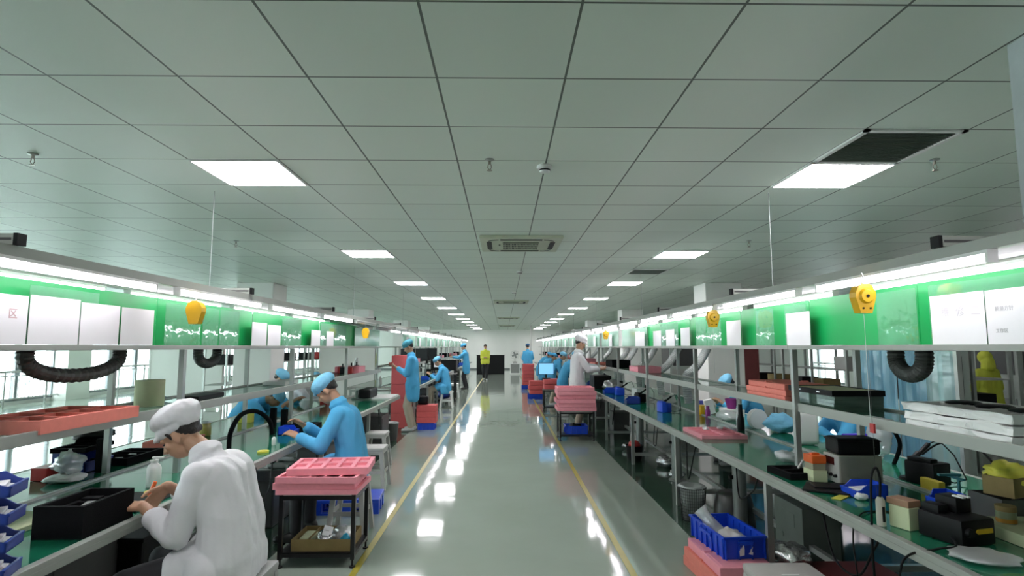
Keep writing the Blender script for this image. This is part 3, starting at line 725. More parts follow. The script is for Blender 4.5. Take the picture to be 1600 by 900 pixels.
def stand(lean=.05, look=.35, hands=None, yaw=0, z=0, **k):
    d = lambda a, l: V((0, math.sin(a)*l, math.cos(a)*l))
    hip = V((0, -.01, .90)); waist = hip+d(lean*.5, .20); chest = waist+d(lean, .22); neck = chest+d(lean*1.3+.05, .17); head = neck+d(lean+look*.6, .135)
    p = dict(hip=hip, waist=waist, chest=chest, neck=neck, head=head, pitch=look, yaw=yaw, hands=hands or {-1: (-.2, .12, .85), 1: (.2, .12, .85)}, feet={-1: (-.11, .02, .085), 1: (.11, -.03, .085)})
    p.update(k); return p
def sit(seat=.47, lean=.25, look=.5, hands=None, yaw=0, **k):
    d = lambda a, l: V((0, math.sin(a)*l, math.cos(a)*l))
    hip = V((0, 0, seat+.10)); waist = hip+d(lean*.4, .19); chest = waist+d(lean, .20); neck = chest+d(lean*1.7, .17); head = neck+d(lean+look*.7, .135)
    p = dict(hip=hip, waist=waist, chest=chest, neck=neck, head=head, pitch=look, yaw=yaw, hands=hands or {-1: (-.10, .45, .84), 1: (.10, .45, .84)}, feet={-1: (-.16, .42, .085), 1: (.16, .38, .085)}, sit=True, knee={-1: (-.1, .6, .8), 1: (.1, .6, .8)})
    p.update(k); return p
# 1 the man in white at the left
HX, HY = -1.385, 3.08
hero = dict(hip=V((0, 0, .575)), waist=V((0, .01, .76)), chest=V((0, .07, .945)), neck=V((0, .165, 1.085)), head=V((0, .285, 1.165)), pitch=.62, yaw=.06, twist=0,
            hands={-1: (-.09, .40, .835), 1: (.06, .36, .90)}, elbow={-1: (-.25, -.3, -.9), 1: (.6, -.3, -.5)},
            hdir={-1: (.25, .95, -.02), 1: (-.25, .55, -.65)}, hnrm={-1: (.35, .05, -.9), 1: (-.7, -.35, -.3)}, thumb={-1: (1, 0, .5), 1: (-.6, -.3, .6)}, curl={-1: .45, 1: .75},
            feet={-1: (-.17, .40, .085), 1: (.17, .42, .085)}, sit=True, knee={-1: (-.15, .6, .8), 1: (.15, .6, .8)}, lap=.42, drop=.20, cuff=.62)
person((HX, HY, 0), PI/2+.06, 'seated worker in white coat and soft white cap bending over the nearest left bench', hero, M_CWHITE, M_TDARK, 'worker', M_CWHITE, hero=True, shoe=M_SHOEB)
def at_floor(px, py): return on_z(px, py, 0)
BL = M_CBLUE
# 2 seated blue worker, left
person((-1.33, 5.22, 0), PI/2+.1, 'seated worker in blue coat and cap bent over the left bench behind the pink trolley', sit(.50, .26, .75, {-1: (-.12, .45, .86), 1: (.06, .44, .93)}), BL, M_TDARK, 'bouffant', M_CPBLUE, vox=.008, seed=11, shoe=M_SHOEB)
# 3 standing in blue with beige trousers
p = at_floor(643, 673)
person((p.x, p.y, 0), PI/2+.15, 'standing worker in long blue coat and beige trousers at the gap in the left row', stand(.07, .55, {-1: (-.08, .30, 1.22), 1: (.06, .30, 1.20)}, hnrm={-1: (.5, 0, .8), 1: (-.5, 0, .8)}), BL, M_TBEIGE, 'bouffant', mat('dark_teal_cap_cloth', (.05, .26, .34), .8, 0, .06, 10, .6, 30), vox=.010, seed=5, hem=.60)
# 4 seated blue on white stool
p = at_floor(698, 637)
person((p.x-.02, p.y, 0), PI/2, 'seated worker in blue coat on a white stool beyond the gap in the left row', sit(.48, .28, .6, {-1: (-.1, .42, .88), 1: (.1, .42, .90)}), BL, M_TBEIGE, 'bouffant', M_CPBLUE, vox=.012, seed=7)
# 5 standing blue reaching
p = on_z(728, 608, 0)
person((p.x, p.y, 0), PI/2, 'standing worker in blue coat reaching over the black cabinet far along the left side', stand(.12, .3, {-1: (-.12, .52, 1.24), 1: (.12, .50, 1.22)}), BL, M_TDARK, 'bouffant', BL, vox=.014, seed=2, shoe=M_SHOEB)
# 6 yellow
p = at_floor(758, 594)
person((p.x, p.y, 0), PI, 'person in yellow-green jacket and black trousers walking up the aisle with hands together', stand(.0, .1, {-1: (-.03, .24, 1.12), 1: (.03, .24, 1.10)}, feet={-1: (-.07, .14, .085), 1: (.07, -.10, .10)}), M_CYEL, M_TDARK, 'none', None, vox=.014, seed=2, hem=.80)
# 7 blue, far right of aisle
p = at_floor(825, 598)
person((p.x, p.y, 0), .2, 'worker in blue coat seen from behind at the far right end of the aisle', stand(.05, .3, {-1: (-.15, .25, 1.0), 1: (.15, .25, 1.0)}), BL, M_TDARK, 'bouffant', mat('navy_cap_cloth', (.02, .10, .25), .8), vox=.014, seed=9)
# 8 blue workers leaning to the right bench
person((1.36, 16.4, 0), -PI/2-.15, 'blue-coated worker in beige trousers bending toward the right row, back to the aisle', stand(.55, .3, {-1: (-.12, .50, 1.0), 1: (.12, .50, 1.0)}), BL, M_TBEIGE, 'bouffant', M_CPBLUE, vox=.012, seed=14, scale=.90, hem=.72)
person((1.40, 13.8, 0), -PI/2, 'blue-coated worker looking down at the right row, just behind the near pink trolley', stand(.48, .5, {-1: (-.12, .46, .98), 1: (.12, .46, .98)}), BL, M_TDARK, 'bouffant', M_CPBLUE, vox=.012, seed=15, scale=.90, hem=.50)
person((1.28, 19.3, 0), -PI/2, 'blue-coated worker bending low behind the bright monitor on the right side', stand(.7, .4, {-1: (-.12, .50, .90), 1: (.12, .50, .90)}), BL, M_TDARK, 'bouffant', BL, vox=.014, seed=16, scale=.90)
person((1.35, 22.0, 0), -PI/2, 'farther blue-coated worker bending over the right row near the far red stack', stand(.7, .4, {-1: (-.12, .50, .90), 1: (.12, .50, .90)}), BL, M_TDARK, 'bouffant', BL, vox=.014, seed=17, scale=.90)
# 9 white coat standing right
person((1.43, 11.3, 0), -PI/2, 'standing worker in white coat and cap holding a part at the right row', stand(.06, .45, {-1: (-.08, .42, 1.16), 1: (.08, .42, 1.14)}, hnrm={-1: (.4, 0, .8), 1: (-.4, 0, .8)}), M_CWHITE, M_TBEIGE, 'worker', M_CWHITE, vox=.010, seed=21, hem=.55, scale=1.04)
# 10.. across the left benches
person((-3.52, 7.8, 0), -PI/2, 'worker in blue on the window side of the left row, cap bowed behind the shelf', sit(.44, .75, .9, {-1: (-.1, .62, .84), 1: (.1, .62, .84)}), BL, M_TDARK, 'bouffant', M_CPBLUE, vox=.012, seed=31)
person((-3.55, 8.65, 0), -PI/2, 'worker in blue with blue cap showing above the left shelf, window side', sit(.42, .32, .6, {-1: (-.1, .5, .84), 1: (.1, .5, .84)}), BL, M_TDARK, 'bouffant', M_CPBLUE, vox=.012, seed=32)
person((-3.48, 9.5, 0), -PI/2+.1, 'worker in white coat sitting across the left bench from the seated blue worker', sit(.46, .6, .8, {-1: (-.1, .58, .84), 1: (.1, .58, .84)}), M_CWHITE, M_TDARK, 'bouffant', M_CPBLUE, vox=.012, seed=33)
# across the right benches
person((3.55, 5.75, 0), PI/2, 'worker with blue cap bent behind the coral foam boxes, far side of the right row', sit(.44, .55, .9, {-1: (-.1, .52, .84), 1: (.1, .52, .84)}), BL, M_TDARK, 'bouffant', M_CPBLUE, vox=.012, seed=41)
person((3.55, 8.2, 0), PI/2, 'worker with blue cap behind the grey fume hoses, far side of the right row', sit(.44, .5, .8, {-1: (-.1, .5, .84), 1: (.1, .5, .84)}), BL, M_TDARK, 'bouffant', M_CPBLUE, vox=.012, seed=42)
p = on_y(1545, 595, 9.2)
person((p.x, 9.2, 0), .1, 'person in yellow hooded jacket seen from behind through the right rack', stand(.05, .25, {-1: (-.2, .28, 1.05), 1: (.2, .28, 1.05)}), M_CYEL, M_TDARK, 'hood', M_CYEL, vox=.012, seed=43, hem=.80, scale=.88)
p = on_y(578, 560, 22)
person((p.x, 22, 0), .5, 'person in yellow top far beyond the left racks', stand(.05, .2), M_CYEL, mat('blue_jeans_cloth', (.05, .10, .22), .8), 'none', None, vox=.016, seed=44, hem=.85)
# ================================================================ THINGS ON AND BY THE BENCHES
def foam(px_or_loc, w_, d_, h, nx, ny, m, label, rz=0, group=None, depth=None, name='foam_tray', mg=.025, g=.015):
    return S(name, MB().slab_holes(w_, d_, h, nx, ny, mg, g, depth), m, label, 'foam tray', px_or_loc, rz, group)
def foam_plain(loc, w_, d_, h, m, label, rz=0, group=None, notch=True):
    b_ = MB().box((0, 0, h/2), (w_, d_, h), 0, .006)
    b_.box((0, 0, h-.012), (w_-.05, d_-.05, .028), 0, .004)
    for sx in (-1, 1): b_.box((sx*w_*.42, 0, h+.0045), (.05, .03, .012), 0, .003)
    return S('foam_box', b_, m, label, 'foam box', loc, rz, group)
def blob(name, loc, r, m, label, cat, rz=0, seed=0, amp=.3, group=None, flat=.0, seg=20):
    b_ = MB().ball((0, 0, r[2]), r, seg=seg)
    for v in b_.b.verts:
        q = v.co*(2.2/max(r)); n_ = noise.noise(q*1.1+V((seed, 3, 7)))+.5*noise.noise(q*3+V((seed, 9, 1)))
        c_ = V((0, 0, r[2])); v.co = c_+(v.co-c_)*(1+amp*n_); v.co.z = max(v.co.z, 0)
    return S(name, b_, m, label, cat, loc, rz, group, smooth='all')
def crate(loc, w_, d_, h, label, rz=0, m=None, mark=False, group=None):
    m = m or M_BLUE; t = T('plastic_crate', label, 'crate', loc, rz, group)
    b_ = MB().tray(w_, d_, h, .005, .07, 0, .010)
    n = max(3, int(w_/.08))
    for i in range(n+1):
        x = -w_*.46+w_*.92*i/n
        for sy in (-1, 1): b_.box((x, sy*(d_/2-.004), h*.45), (.008, .018, h*.86))
    n = max(3, int(d_/.08))
    for i in range(n+1):
        y = -d_*.46+d_*.92*i/n
        for sx in (-1, 1): b_.box((sx*(w_/2-.004), y, h*.45), (.018, .008, h*.86))
    P('body', b_, m, t)
    for sy in (-1, 1): P('grip', MB().box((0, sy*(d_/2+.010), h*.72), (w_*.34, .012, .022), 0, .004).box((0, sy*(d_/2+.008), h*.80), (w_*.38, .014, .006)), m, t)
    for sx in (-1, 1): P('grip', MB().box((sx*(w_/2+.010), 0, h*.72), (.012, d_*.34, .022), 0, .004), m, t)
    if mark:
        y = -d_/2+.002
        fl = MB().prism([(-.050, .030), (-.052, .062), (-.040, .085), (-.036, .075), (-.020, .110), (-.016, .070), (-.018, .034)], y-.0165, y-.0155, 'xz')
        P('mark', fl, M_SILV if False else mat('white_print', (.6, .64, .68), .6), t)
        P('mark', MB().prism([(.012, .042), (.042, .034), (.044, .052), (.034, .056), (.044, .088), (.022, .062), (.026, .056)], y-.0165, y-.0155, 'xz'), mat('white_print', (.6, .64, .68), .6), t)
    return t
def stool(loc, label, h=.46, w_=.30, m=None, rz=0, group='plastic stools', sticker=False):
    m = m or M_LGREY; t = T('stool', label, 'stool', loc, rz, group)
    P('seat', MB().box((0, 0, h-.022), (w_, w_, .044), 0, .02).box((0, 0, h-.05), (w_-.02, w_-.02, .05), 0, .01), m, t, True)
    P('seat_slot', MB().box((0, 0, h+.0003), (.09, .012, .002), 0, .0005), M_WHITE, t)
    for sx in (-1, 1):
        for sy in (-1, 1):
            a = w_/2-.03; b2 = w_/2+.015
            g_ = MB(); q = [(sx*a, sy*a, h-.05), (sx*b2, sy*b2, 0)]
            for (o1, o2) in (((1, 0)), ((0, 1))):
                pass
            g_.cone(q[1], q[0], .026, .032, 4); P('leg', g_, m, t)
    for sx in (-1, 1): P('rung', MB().box((sx*(w_/2-.002), 0, h*.42), (.012, w_*.86, .035)), m, t)
    for sy in (-1, 1): P('rung', MB().box((0, sy*(w_/2-.002), h*.42), (w_*.86, .012, .035)), m, t)
    if sticker: P('sticker', MB().box((w_/2-.002, -.03, h-.08), (.010, .06, .045)), M_PAPER, t)
    return t
def trolley(x0, x1, y0, y1, h, label, sh=.10, mid=None, caster=False):
    cx, cy = (x0+x1)/2, (y0+y1)/2; w_, d_ = x1-x0, y1-y0; t = T('trolley', label, 'trolley', (cx, cy, 0))
    for sx in (-1, 1):
        for sy in (-1, 1):
            P('leg', MB().box((sx*(w_/2-.015), sy*(d_/2-.015), h/2+.03), (.03, .03, h-.06)), M_BSTEEL, t)
            P('foot', MB().cone((sx*(w_/2-.015), sy*(d_/2-.015), 0), (sx*(w_/2-.015), sy*(d_/2-.015), .012), .022).cone((sx*(w_/2-.015), sy*(d_/2-.015), .01), (sx*(w_/2-.015), sy*(d_/2-.015), .06), .008), M_BSTEEL, t)
    P('top_plate', MB().box((0, 0, h-.006), (w_, d_, .012)), M_LGREY, t)
    for sy in (-1, 1):
        P('rail', MB().box((0, sy*(d_/2-.013), h-.028), (w_-.06, .026, .03)), M_BSTEEL, t); P('rail', MB().box((0, sy*(d_/2-.013), sh-.012), (w_-.06, .026, .024)), M_BSTEEL, t)
    for sx in (-1, 1):
        P('rail', MB().box((sx*(w_/2-.013), 0, h-.028), (.026, d_-.06, .03)), M_BSTEEL, t); P('rail', MB().box((sx*(w_/2-.013), 0, sh-.012), (.026, d_-.06, .024)), M_BSTEEL, t)
    P('shelf', MB().box((0, 0, sh+.003), (w_-.03, d_-.03, .006)), M_BSTEEL, t)
    return t
def bottle(loc, r, h, m, label, cap=None, group=None, pump=False, rz=0, neck=.45):
    t = T('bottle', label, 'bottle', loc, rz, group)
    P('body', MB().lathe([(r*.9, 0), (r, .006), (r, h*.62), (r*.85, h*.72), (r*neck, h*.82), (r*neck, h*.86)], seg=20), m, t, True)
    if pump:
        P('pump', MB().cone((0, 0, h*.85), (0, 0, h*.92), r*.6, None, 14).cone((0, 0, h*.92), (0, 0, h), r*.15, None, 8).box((r*.5, 0, h), (r*1.6, r*.45, r*.25), 0, .002), cap or M_WHITE, t, True)
    else:
        P('cap', MB().cone((0, 0, h*.86), (0, 0, h), r*neck*1.15, r*neck, 14), cap or M_WHITE, t, True)
    return t
def parts_bin(loc, w_, d_, h, label, rz=0, m=None, fill=None, group=None):
    """open-front bin: high back, sloping sides, low front lip; opens to +x"""
    m = m or M_BLUE; t = T('parts_bin', label, 'parts bin', loc, rz, group)
    b_ = MB().box((0, 0, .003), (d_, w_, .006)).box((-d_/2+.003, 0, h/2), (.006, w_, h)).box((d_/2-.003, 0, h*.25), (.006, w_, h*.5))
    pr = [(-d_/2, 0), (d_/2, 0), (d_/2, h*.5), (d_/2-.03, h*.62), (d_*.15, h), (-d_/2, h)]
    for sy in (-1, 1): b_.prism(pr, sy*(w_/2-.003)-.003, sy*(w_/2-.003)+.003, 'xz')
    b_.box((d_/2-.003, 0, h*.5), (.012, w_, .010), 0, .002)
    P('body', b_, m, t)
    if fill: P('contents', MB().box((-.01, 0, h*.35), (d_*.8, w_*.86, .02), 0, .004, 0, .12).box((.0, .0, h*.48), (d_*.6, w_*.7, .012), .2, .002), fill, t)
    return t
def solder_station(loc, label, rz=0, m=None, scale=1.0, strip=None, group=None):
    m = m or M_BLACK; k = scale; t = T('soldering_station', label, 'soldering station', loc, rz, group)
    P('case', MB().box((0, 0, .055*k), (.15*k, .12*k, .11*k), 0, .012*k).box((0, .03*k, .118*k), (.12*k, .05*k, .02*k), 0, .005*k), m, t, True)
    P('front_panel', MB().box((0, -.061*k, .06*k), (.12*k, .004*k, .075*k), 0, .001), M_DGREY, t)
    P('knob', MB().cone((.03*k, -.062*k, .05*k), (.03*k, -.078*k, .05*k), .016*k, .013*k), M_BLACK, t, True)
    P('strip', MB().box((-.015*k, -.064*k, .085*k), (.06*k, .003*k, .014*k)), strip or M_ORG, t)
    P('holder', MB().cone((.10*k, -.01*k, 0), (.10*k, -.01*k, .012*k), .05*k, .045*k).tube([(.10*k, 0, .01*k), (.10*k, -.01*k, .06*k), (.105*k, -.04*k, .10*k), (.10*k, -.08*k, .13*k)], .012*k, 8), M_BLACK, t, True)
    P('iron', MB().cone((.10*k, -.02*k, .08*k), (.09*k, -.14*k, .17*k), .009*k, .012*k, 10), M_BLACK, t, True)
    P('cable', MB().tube([(.09*k, -.14*k, .17*k), (.08*k, -.20*k, .19*k), (.02*k, -.22*k, .12*k), (-.06*k, -.18*k, .02*k), (-.06*k, -.10*k, .008*k), (-.03*k, -.06*k, .02*k)], .0035*k, 6), M_BLACK, t, True)
    return t
def arc_pts(fn, n): return [fn(i/(n-1)) for i in range(n)]
def bez(p, n=24):
    p = [V(q) for q in p]; out = []
    for i in range(len(p)-1):
        a = p[max(i-1, 0)]; b_ = p[i]; c_ = p[i+1]; d = p[min(i+2, len(p)-1)]
        for j in range(n):
            t = j/n; out.append(.5*((2*b_)+(c_-a)*t+(2*a-5*b_+4*c_-d)*t*t+(3*b_-a-3*c_+d)*t**3))
    out.append(p[-1]); return out
def cable(name, pts, r, m, label, cat='cable', group=None, n=10, ridges=0, seg=8):
    p0 = V(pts[0]); return S(name, MB().tube([q-p0 for q in bez(pts, n)], r, seg, ridges), m, label, cat, p0, 0, group, smooth='all')

# ---- left trolley with pink trays
trolley(-1.665, -1.10, 4.44, 4.88, .53, 'low black steel trolley carrying pink foam trays, near the left bench')
z = .532; GF = 'pink foam trays on the left trolley'
for i, (dx_, dy_, rz, h, lb) in enumerate([(0, -.01, 0, .035, 'pink foam tray at the bottom of the left trolley stack'), (-.03, .0, .03, .045, 'pink foam tray second from bottom on the left trolley'), (.0, -.02, -.02, .045, 'pink foam tray just under the turned top one, left trolley')]):
    foam((-1.385+dx_, 4.65+dy_, z), .60, .46, h, 5, 2, M_PINK, lb, rz, GF); z += h+.001
foam((-1.345, 4.69, z), .60, .44, .05, 5, 2, M_PINK, 'pink foam tray with ten pockets turned askew atop the left trolley stack', .10, GF, .02, mg=.03, g=.03)
t = T('cardboard_box', 'shallow brown cardboard box of packets on the left trolley shelf', 'box', (-1.36, 4.65, .107))
P('tray', MB().tray(.44, .34, .085, .004), M_CARD, t); P('divider', MB().box((-.10, 0, .045), (.004, .33, .08)), M_CARD, t)
S('cloth_bundle', MB().box((0, 0, .04), (.09, .20, .06), 0, .015), M_CREAM, 'small tan packet at the left end of the cardboard box', 'packet', (-1.50, 4.64, .113))
blob('plastic_bag', (-1.36, 4.62, .113), (.075, .10, .055), M_SILV, 'shiny silver packet in the cardboard box on the trolley', 'bag', .3, 3, .25)
S('packet', MB().box((0, 0, .03), (.07, .10, .012), .2, .003, .5, .3).box((0, 0, .048), (.03, .03, .003), .2, 0, .5, .3), M_PAPER, 'white printed packet lying on the silver one', 'packet', (-1.34, 4.58, .19))
blob('plastic_bag', (-1.24, 4.66, .113), (.07, .10, .065), M_BAG, 'clear bag standing in the cardboard box on the trolley', 'bag', 0, 8, .35)
blob('plastic_bag', (-1.205, 4.58, .113), (.035, .05, .045), M_CYAN, 'small cyan packet at the right end of the cardboard box', 'bag', 0, 6, .2)
# ---- blue pallet behind the trolley
p = on_z(540, 802, 0)
t = T('pallet', 'blue plastic pallet on the floor behind the left trolley', 'pallet', (-1.56, 6.0, 0), .08)
P('deck', MB().box((0, 0, .125), (.66, .42, .03), 0, .004), M_BLUE, t)
for sx in (-1, 0, 1):
    for sy in (-1, 0, 1): P('block', MB().box((sx*.275, sy*.165, .055), (.11, .08, .11), 0, .004), M_BLUE, t)
for sy in (-1, 0, 1): P('runner', MB().box((0, sy*.165, .007), (.66, .08, .014)), M_BLUE, t)
stool((-1.34, 5.25, 0), 'pale grey plastic stool under the seated blue worker behind the trolley', .475, .28)
# ---- stools
stool((HX-.0, HY+.02, 0), 'grey plastic stool with a small white label under the man in white', .475, .35, M_GREY, 0, 'plastic stools', True)
p = on_z(578, 748, 0); stool((-1.52, 6.9, 0), 'light grey plastic stool standing behind the seated blue worker', .47, .30)
stool((-1.72, 8.05, 0), 'whitish plastic stool beside the grey waste bin on the left', .47, .28)
p = at_floor(698, 637); stool((p.x+.0, p.y, 0), 'white plastic stool under the seated blue worker beyond the gap', .455, .30, M_WHITE)
p = at_floor(688, 622); stool((-1.60, 18.8, 0), 'white plastic stool beneath the black cabinet area far left', .45, .30, M_WHITE)
stool((1.47, 3.06, 0), 'pale grey rounded stool at the bottom edge, beside the blue crate', .46, .36, mat('warm_grey_plastic', (.46, .44, .42), .45))
# dark round-shouldered stool by the right bench
t = T('waste_bin', 'big dark grey plastic tub upside down under the right bench', 'tub', (2.12, 5.45, 0))
P('body', MB().lathe([(.19, 0), (.175, .18), (.155, .27), (.135, .285), (.0, .288)], seg=32, sx=1, sy=.85), mat('charcoal_plastic', (.05, .05, .048), .35), t, True)
# ---- waste bins
def waste_bin(loc, r, h, label, m, bag, mesh_=False):
    t = T('waste_bin', label, 'waste bin', loc)
    if mesh_:
        b_ = MB()
        for i in range(36): q = 2*PI*i/36; b_.cone((r*.8*math.cos(q), r*.8*math.sin(q), 0), (r*math.cos(q), r*math.sin(q), h), .0022, None, 4)
        for k in range(12): zz = h*k/11; rr = r*(.8+.2*k/11); b_.tube([(rr*math.cos(2*PI*i/36), rr*math.sin(2*PI*i/36), zz) for i in range(37)], .0018 if k < 11 else .006, 4)
        P('basket', b_, m, t); P('base', MB().cone((0, 0, 0), (0, 0, .006), r*.8), m, t)
    else:
        P('body', MB().lathe([(r*.78, 0), (r, h), (r*1.04, h), (r*1.04, h-.012), (r*.97, h-.012), (r*.75, .006), (0, .006)], seg=28), m, t, True)
    bb_ = MB().lathe([(r*.7, .01), (r*.9, h*.9), (r*1.03, h+.006), (r*.9, h+.02), (r*.6, h+.01), (r*.45, h-.04), (r*.1, h-.06)], seg=22)
    for v in bb_.b.verts: v.co.x += .02*noise.noise(v.co*30); v.co.y += .02*noise.noise(v.co*30+V((9, 0, 0)))
    P('liner_bag', bb_, bag, t, 'all')
    return t
p = at_floor(1085, 812); waste_bin((1.79, 5.60, 0), .125, .30, 'black wire mesh waste basket with a clear liner, right side', M_BLACK, M_BAG, True)
p = at_floor(607, 690); waste_bin((p.x+.02, p.y+.1, 0), .13, .30, 'grey waste bin with white liner at the end of the near left benches', M_DGREY, M_BAG)
waste_bin((-1.78, 4.15, 0), .12, .28, 'dark waste bin under the left bench beside the trolley', M_BLACK, M_BAG)
p = at_floor(994, 722); t = T('bucket', 'dark bucket holding a red bundle under the right bench', 'bucket', (p.x, p.y+.1, 0))
P('body', MB().lathe([(.10, 0), (.125, .22), (.13, .22), (.12, .21), (.095, .01), (0, .01)], seg=24), M_BLACK, t, True)
P('contents', MB().ball((0, 0, .22), (.09, .09, .07), seg=12), M_RED, t, True)
# ---- right foreground: foam boxes, crate
GF = 'pink foam boxes under the blue crate'
foam_plain((1.565, 4.21, 0), .38, .60, .066, M_CORAL, 'coral foam box at the floor under the blue crate', .08, GF)
foam_plain((1.56, 4.19, .068), .38, .60, .066, M_CORAL, 'coral foam box second from the floor under the blue crate', .05, GF)
foam_plain((1.575, 4.17, .136), .37, .60, .062, M_PINK, 'pink foam box directly under the blue crate', .03, GF, False)
crate((1.60, 4.27, .200), .30, .54, .15, 'blue ribbed plastic crate holding a clear bag, on pink foam boxes', .10, None, True)
b_ = MB().ball((0, 0, .05), (.11, .17, .07), seg=24)
for v in b_.b.verts: v.co += v.co.normalized()*.03*(noise.noise(v.co*22)+.6*noise.noise(v.co*50)); v.co.z = max(v.co.z, 0)
t = T('plastic_bag', 'clear plastic bag of white parts with its neck sticking up, in the blue crate', 'bag', (1.60, 4.22, .208), .1)
P('bag_body', b_, clear_mat('milky_bag', (.85, .86, .86), .2, .25, (.72, .70, .66), .75, 1.0), t, 'all')
b_ = MB().tube([(-.05, .08, .07), (-.08, .12, .14), (-.11, .16, .19), (-.13, .18, .22)], [.07, .045, .04, .05], 12)
for v in b_.b.verts: v.co += V((1, .4, .3))*.012*noise.noise(v.co*40)
P('bag_neck', b_, M_BAG, t, 'all')
S('foam_sheet', MB().box((0, 0, .005), (.7, .55, .010)), mat('dark_red_board', (.16, .03, .03), .6), 'dark red board lying low under the right bench', 'board', (2.16, 3.75, .17))
S('cardboard_box', MB().box((0, 0, .085), (.66, .5, .17), 0, .004), M_DGREY, 'dark box under the red board beneath the right bench', 'box', (2.16, 3.75, .003))
blob('plastic_bag', (1.93, 4.05, .173), (.13, .16, .06), M_SILV, 'crumpled silver bag beside the blue crate', 'bag', .2, 12, .4)
# ---- right trolley with pink stack
trolley(.97, 1.58, 10.15, 10.65, .50, 'black steel trolley under the tall pink foam stack on the right', .10)
z = .512; GF = 'pink foam trays on the right trolley'
for i in range(6):
    h = .068; foam((1.275+.018*math.sin(i*2.3), 10.4+.02*math.cos(i*1.9), z), .68-.035*(i % 2), .54-.03*(i % 2), h-.004, 2, 2, M_PINK, 'pink foam tray, %s from the bottom of the right trolley stack' % ORD[i+1], .015*math.sin(i*5), GF, .02); z += h
crate((1.28, 10.4, .107), .38, .36, .14, 'small blue crate on the lower shelf of the right trolley', 0)
blob('plastic_bag', (1.27, 10.4, .12), (.11, .12, .075), M_BLACK, 'black bundle in the small blue crate on the trolley', 'bundle', 0, 5, .4)
# ---- far right stacks and black rack
for j, (x, y, n, lb) in enumerate([(.95, 22.6, 6, 'farther tall'), (1.02, 18.4, 3, 'middle')]):
    for i in range(n): foam_plain((x+.02*math.sin(i*3+j), y, .16+i*.135), .44, .5, .125, M_RFOAM, 'red foam box, %s from the bottom of the %s right aisle stack' % (ORD[i+1], lb), .03*math.sin(i*7), 'red foam boxes along the right of the aisle')
    crate((x, y, 0), .5, .42, .15, 'blue crate under the %s red foam stack on the right' % lb, 0)
trolley(1.0, 1.45, 14.6, 15.0, .55, 'black trolley carrying red foam and the bright monitor, right side', .12)
for i in range(2): foam_plain((1.22, 14.8, .56+.13*i), .4, .4, .12, M_RFOAM, ['lower', 'upper'][i]+' red foam box under the bright monitor', 0, 'red foam boxes under the monitor')
def monitor(loc, label, rz=0, w_=.5, h=.32, m=None, group=None):
    t = T('monitor', label, 'monitor', loc, rz, group)
    P('stand', MB().box((0, 0, .008), (.2, .16, .016), 0, .003).box((0, .02, .07), (.04, .02, .12)), M_BLACK, t)
    P('bezel', MB().box((0, 0, .10+h/2), (w_, .03, h), 0, .004), M_BLACK, t)
    P('screen', MB().box((0, -.0155, .10+h/2), (w_-.03, .002, h-.03)), m or M_BLACK, t)
    return t
monitor((1.08, 14.75, .82), 'bright blue-lit monitor facing the camera on the right trolley', 0, .40, .30, emat('blue_screen', (.20, .50, .85), .42))
# ---- far left black cabinet with paper
t = T('cabinet', 'black cabinet with a white paper sheet on wheels, far left side', 'cabinet', (-1.72, 16.9, 0))
P('body', MB().bb(-.36, .36, -.3, .3, .95, 1.25, .005), M_BLACK, t)
P('paper', MB().box((-.18, -.303, 1.11), (.17, .004, .13)), M_PAPER, t)
for sx in (-1, 1):
    for sy in (-1, 1): P('leg', MB().bb(sx*.34, sx*.30, sy*.28, sy*.24, .06, .95), M_BSTEEL, t); P('caster', MB().cone((sx*.32-.012, sy*.26, .035), (sx*.32+.012, sy*.26, .035), .035, None, 14), M_BLACK, t)
P('shelf', MB().bb(-.36, .36, -.3, .3, .84, .87), M_LGREY, t); P('shelf', MB().bb(-.34, .34, -.28, .28, .10, .13), M_BSTEEL, t)
blob('bag', (-1.72, 16.9, .131), (.22, .2, .16), M_DBLUE, 'dark blue bundle on the bottom shelf of the black cabinet', 'bundle', 0, 4, .3)
for i, (x, y) in enumerate([(-2.35, 14.2), (-2.3, 16.2), (-2.3, 18.4)]): monitor((x, y, 1.06), 'black monitor standing high over the left benches, %s beyond the gap' % ORD[i+1], -.5, .45, .42, None, 'black monitors over the left row')
# pink boxes by the standing man
crate((-1.52, 11.7, 0), .32, .34, .13, 'blue crate under the red foam boxes beside the standing worker', 0)
for i in range(3): foam_plain((-1.52, 11.7, .135+i*.115), .38, .36, .11, M_RFOAM, 'red foam box %s beside the standing worker' % ['lowest', 'second', 'uppermost'][i], 0, 'red foam boxes beside the standing worker')
S('bag', MB().box((0, 0, .08), (.20, .18, .16), 0, .03).tube([(-.05, 0, .15), (-.04, 0, .20), (.04, 0, .20), (.05, 0, .15)], .008, 6), M_BLACK, 'black bag on the red foam boxes beside the standing worker', 'bag', (-1.60, 11.68, .485), smooth='all')
for i in range(5): foam_plain((-2.10, 12.1, .0+i*.29), .34, .6, .285, M_RFOAM, 'coral foam box, %s from the floor in the gap stack' % ORD[i+1], 0, 'coral foam boxes in the gap of the left row')
